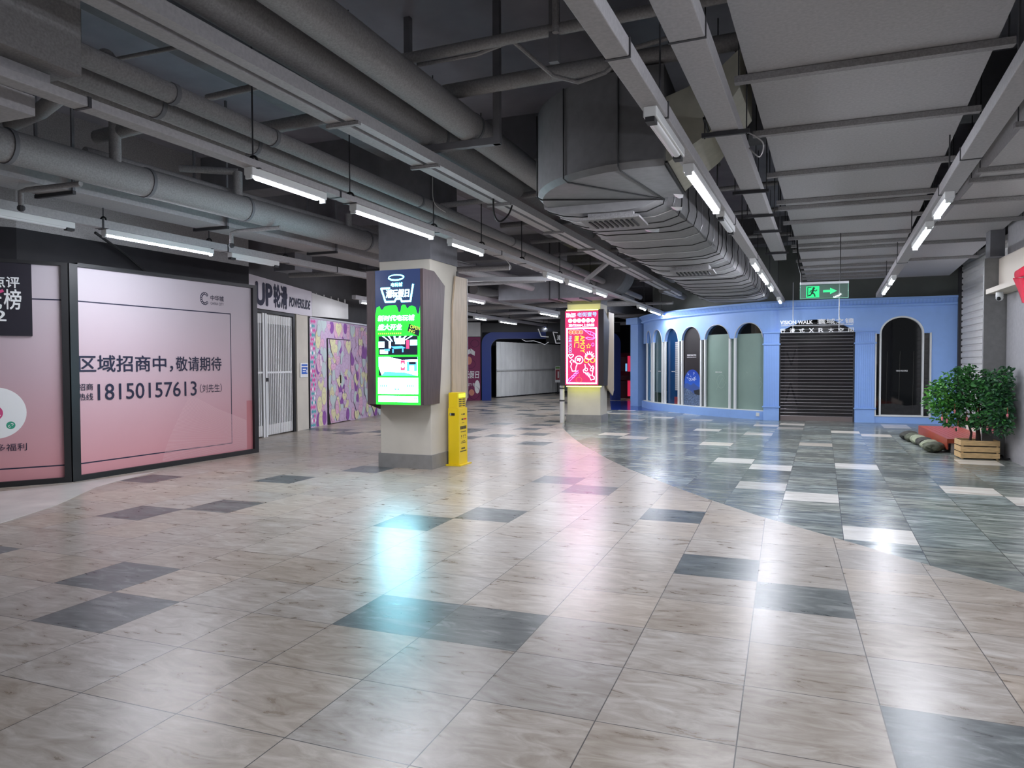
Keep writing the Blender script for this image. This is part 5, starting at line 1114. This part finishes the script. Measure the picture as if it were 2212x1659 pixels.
# deck
t = thing('timber_deck', 'low red-brown slatted timber deck beside the stone pillar', 'deck', (3.05, 16, 0)); M = W(t)
b = MB()
for i in range(9): y = 2.7+i*.082; b.box(y, 14.55, .225, y+.074, 17.4, .25)
b.build('deck_boards', M_DECK, t, M)
b = MB(); b.box(2.68, 14.5, .06, 2.70, 17.4, .25); b.box(2.70, 14.5, .17, 3.46, 14.545, .25); b.build('edge_board', M_DECK, t, M)
for y in (14.6, 15.9, 17.2):
    for x in (2.76, 3.36):
        b = MB(); b.box(x, y, 0, x+.06, y+.06, .224); b.build('leg', M_WHITED, t, M)
b = MB(); b.box(2.72, 14.9, .0, 3.4, 17.38, .05); b.build('under_deck_shade', M_BLACK, t, M)  # black slab on the floor stands in for shade below the boards
b = MB(); b.add([(3.48, 14.62, .02), (3.52, 14.62, .02), (3.52, 17.0, .02), (3.48, 17.0, .02), (3.48, 14.62, .4), (3.52, 14.62, .4), (3.52, 17.0, .34), (3.48, 17.0, .34)], [(3, 2, 1, 0), (4, 5, 6, 7), (0, 1, 5, 4), (1, 2, 6, 5), (2, 3, 7, 6), (3, 0, 4, 7)]); tag(b.build('plank', M_CREAM), 'cream plank on edge along the far side of the timber deck', 'plank')
# sandbags
SB = [mat('camouflage olive cloth', (78, 82, 66), .85, noise=.5, nscale=9, bump=.3), mat('camouflage pale cloth', (142, 148, 124), .85, noise=.35, nscale=8, bump=.3), mat('camouflage dark cloth', (52, 52, 46), .85, noise=.5, nscale=9, bump=.3)]
labs = ['dark olive sandbag at the viewer\'s end of the row beside the deck', 'pale sandbag second from the viewer\'s end beside the deck', 'dark mottled sandbag third along the deck edge', 'palest sandbag in the middle of the row beside the deck', 'olive sandbag second from the blue shop end of the row', 'dark sandbag at the blue shop end beside the deck']
for i in range(6):
    cy_ = 14.62+i*.44; r = random.Random(20+i); b = MB(); nu, nv = 20, 14; vs = []
    for j in range(nv+1):
        v = -1+2*j/nv; w_ = (1-abs(v)**3.2)**.5 if abs(v) < 1 else 0
        for k in range(nu):
            a = 2*pi*k/nu; px_ = .145*w_*cos(a)*(1+.1*sin(3*a+j+i)); pz_ = .085+.085*w_*sin(a)*(1+.12*sin(j*1.9+k)); pz_ = max(.002+.002*k/nu, pz_)
            vs.append((px_+.03*sin(v*2+i), .27*v+.02*sin(a*2+i), pz_))
    fs = [(j*nu+k, j*nu+(k+1) % nu, (j+1)*nu+(k+1) % nu, (j+1)*nu+k) for j in range(nv) for k in range(nu)]+[tuple(range(nu)), tuple(nv*nu+k for k in range(nu))]
    b.add(vs, fs); Mx = Matrix.Translation(Vector((2.5-.012*i, cy_, 0))) @ Matrix.Rotation(radians(-14+5*sin(i)), 4, 'Z')
    tag(b.build('sandbag', SB[(0, 1, 2, 1, 0, 2)[i]], None, Mx, smooth=True), labs[i], 'sandbag', 'sandbags along the deck')
# pine crate with the tree
t = thing('planter_crate', 'slatted pine crate at the foot of the small tree', 'crate', (3.0, 13.9, 0), radians(2))
for y in (-.2, .19):
    for k in range(3):
        b = MB(); b.box(-.28, y, .015+k*.103, .28, y+.015, .1+k*.103); b.build('slat', M_PINE, t, bevel=.003)
for x in (-.28, .265):
    for k in range(3):
        b = MB(); b.box(x, -.185, .015+k*.103, x+.015, .19, .1+k*.103); b.build('slat', M_PINE, t)
for x in (-.262, .235):
    for y in (-.183, .16):
        b = MB(); b.box(x, y, 0, x+.028, y+.028, .31); b.build('corner_post', M_PINE, t)
b = MB(); b.box(-.26, -.18, .012, .26, .185, .22); b.build('soil', mat('dark soil', (46, 38, 32), .9, noise=.4, nscale=20), t)
tree = thing('potted_tree', 'small leafy green artificial tree standing in the pine crate', 'tree', (3.0, 13.9, .22)); M = W(tree)
r = random.Random(13); BARK = mat('dark bark', (58, 46, 38), .85, noise=.3, nscale=14); tips = []
b = MB(); b.tube([(3.02, 13.9, .22), (3.02, 13.9, .4), (3.0, 13.88, .55)], .035, 8, rs=[.045, .035, .03])
b.tube([(2.9, 13.92, .22), (2.92, 13.9, .42), (2.86, 13.88, .6)], .02, 7, rs=[.024, .018, .015])
for ang, ln, up, dy in ((pi*.98, .5, .6, .0), (pi*.8, .42, .85, -.15), (pi*.62, .3, .95, .1), (.5*pi, .1, .9, -.1), (.28*pi, .3, .85, .05), (.12*pi, .36, .6, -.25), (-.02*pi, .34, .35, -.3), (pi*1.02, .62, .35, -.1)):
    p = Vector((3.0, 13.88, .5)); P = [p]; d = Vector((cos(ang)*ln, dy, up))
    for k in range(1, 5): P.append(p+d*(k/4)+Vector((r.uniform(-.03, .03), r.uniform(-.04, .04), r.uniform(-.02, .02))))
    b.tube(P, .014, 6, rs=[.02, .016, .012, .008, .004]); tips += P[2:]
b.build('trunk', BARK, tree, M, smooth=True)
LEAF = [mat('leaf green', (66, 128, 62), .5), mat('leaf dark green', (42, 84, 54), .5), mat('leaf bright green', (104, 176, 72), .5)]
b = MB(); cl = [(2.55, 13.9, 1.05, .3), (2.42, 13.8, .95, .22), (2.75, 13.95, 1.2, .3), (2.95, 14.0, 1.3, .24), (2.62, 13.85, .78, .26), (2.9, 13.8, .8, .3), (3.05, 13.85, 1.05, .3), (3.12, 13.45, 1.2, .26), (3.2, 13.3, 1.0, .26), (3.22, 13.3, .78, .25), (3.25, 13.25, .62, .2), (3.28, 13.25, 1.3, .16), (2.45, 13.8, .7, .14), (2.68, 13.8, .6, .12), (3.24, 13.3, 1.45, .09), (2.8, 13.9, 1.4, .14), (3.05, 13.6, .62, .18), (2.34, 13.75, 1.12, .12)]
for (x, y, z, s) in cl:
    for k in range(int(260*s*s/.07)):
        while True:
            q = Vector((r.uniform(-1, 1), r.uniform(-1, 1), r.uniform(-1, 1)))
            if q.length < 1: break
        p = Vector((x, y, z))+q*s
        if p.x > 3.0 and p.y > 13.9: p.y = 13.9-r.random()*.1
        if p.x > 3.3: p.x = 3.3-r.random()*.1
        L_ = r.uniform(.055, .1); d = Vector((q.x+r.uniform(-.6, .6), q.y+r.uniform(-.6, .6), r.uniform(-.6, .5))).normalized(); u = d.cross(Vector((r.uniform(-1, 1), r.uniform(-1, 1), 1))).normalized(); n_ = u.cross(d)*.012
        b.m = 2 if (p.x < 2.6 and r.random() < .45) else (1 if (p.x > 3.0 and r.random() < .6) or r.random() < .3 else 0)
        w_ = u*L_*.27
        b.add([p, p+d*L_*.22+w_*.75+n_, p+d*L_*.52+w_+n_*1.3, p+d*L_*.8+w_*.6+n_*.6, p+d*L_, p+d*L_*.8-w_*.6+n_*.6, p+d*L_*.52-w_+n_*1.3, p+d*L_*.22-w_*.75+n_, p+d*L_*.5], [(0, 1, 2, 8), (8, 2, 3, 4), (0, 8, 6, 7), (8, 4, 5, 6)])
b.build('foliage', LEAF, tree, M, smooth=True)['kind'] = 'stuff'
PK = mat('pink paper', (226, 132, 140), .6)
for i, (x, y, z, lab) in enumerate(((2.44, 13.55, .6, 'pink paper charm dangling at the tree\'s outer left twig'), (2.52, 13.6, .56, 'cream pink paper charm beside the outermost charm'), (2.62, 13.55, .72, 'round pink charm in the left clump of leaves'), (2.8, 13.58, .6, 'narrow pink charm below the left clump'), (2.95, 13.55, .66, 'pink charm in front of the tree\'s forked trunk'), (3.05, 13.4, .47, 'pink charm hanging low over the crate'), (3.12, 13.38, .43, 'reddish charm hanging lowest over the crate'), (3.22, 13.0, .7, 'pink charm in the darker right clump of leaves'), (2.66, 13.5, .45, 'dull red charm below the lowest left leaves'))):
    o = thing('hanging_charm', lab, 'ornament', (x, y+.06, z+.03), 0, 'pink paper charms on the tree')
    q = MB(); q.tube([(0, 0, 0), (0, 0, .05)], .022, 8, rs=[.011, .018]); q.sphere((0, 0, .05), .018, 8, 5); q.build('paper_body', PK, o)
    q = MB(); q.tube([(0, 0, .07), (0, 0, .16)], .002, 4); q.build('string', M_RED, o)
# dark cable clutter behind the crate
cable('dark cable tangle on the floor behind the crate', [(3.3, 14.02, .02), (3.36, 13.9, .05), (3.34, 13.75, .02), (3.39, 13.6, .04)], .015)
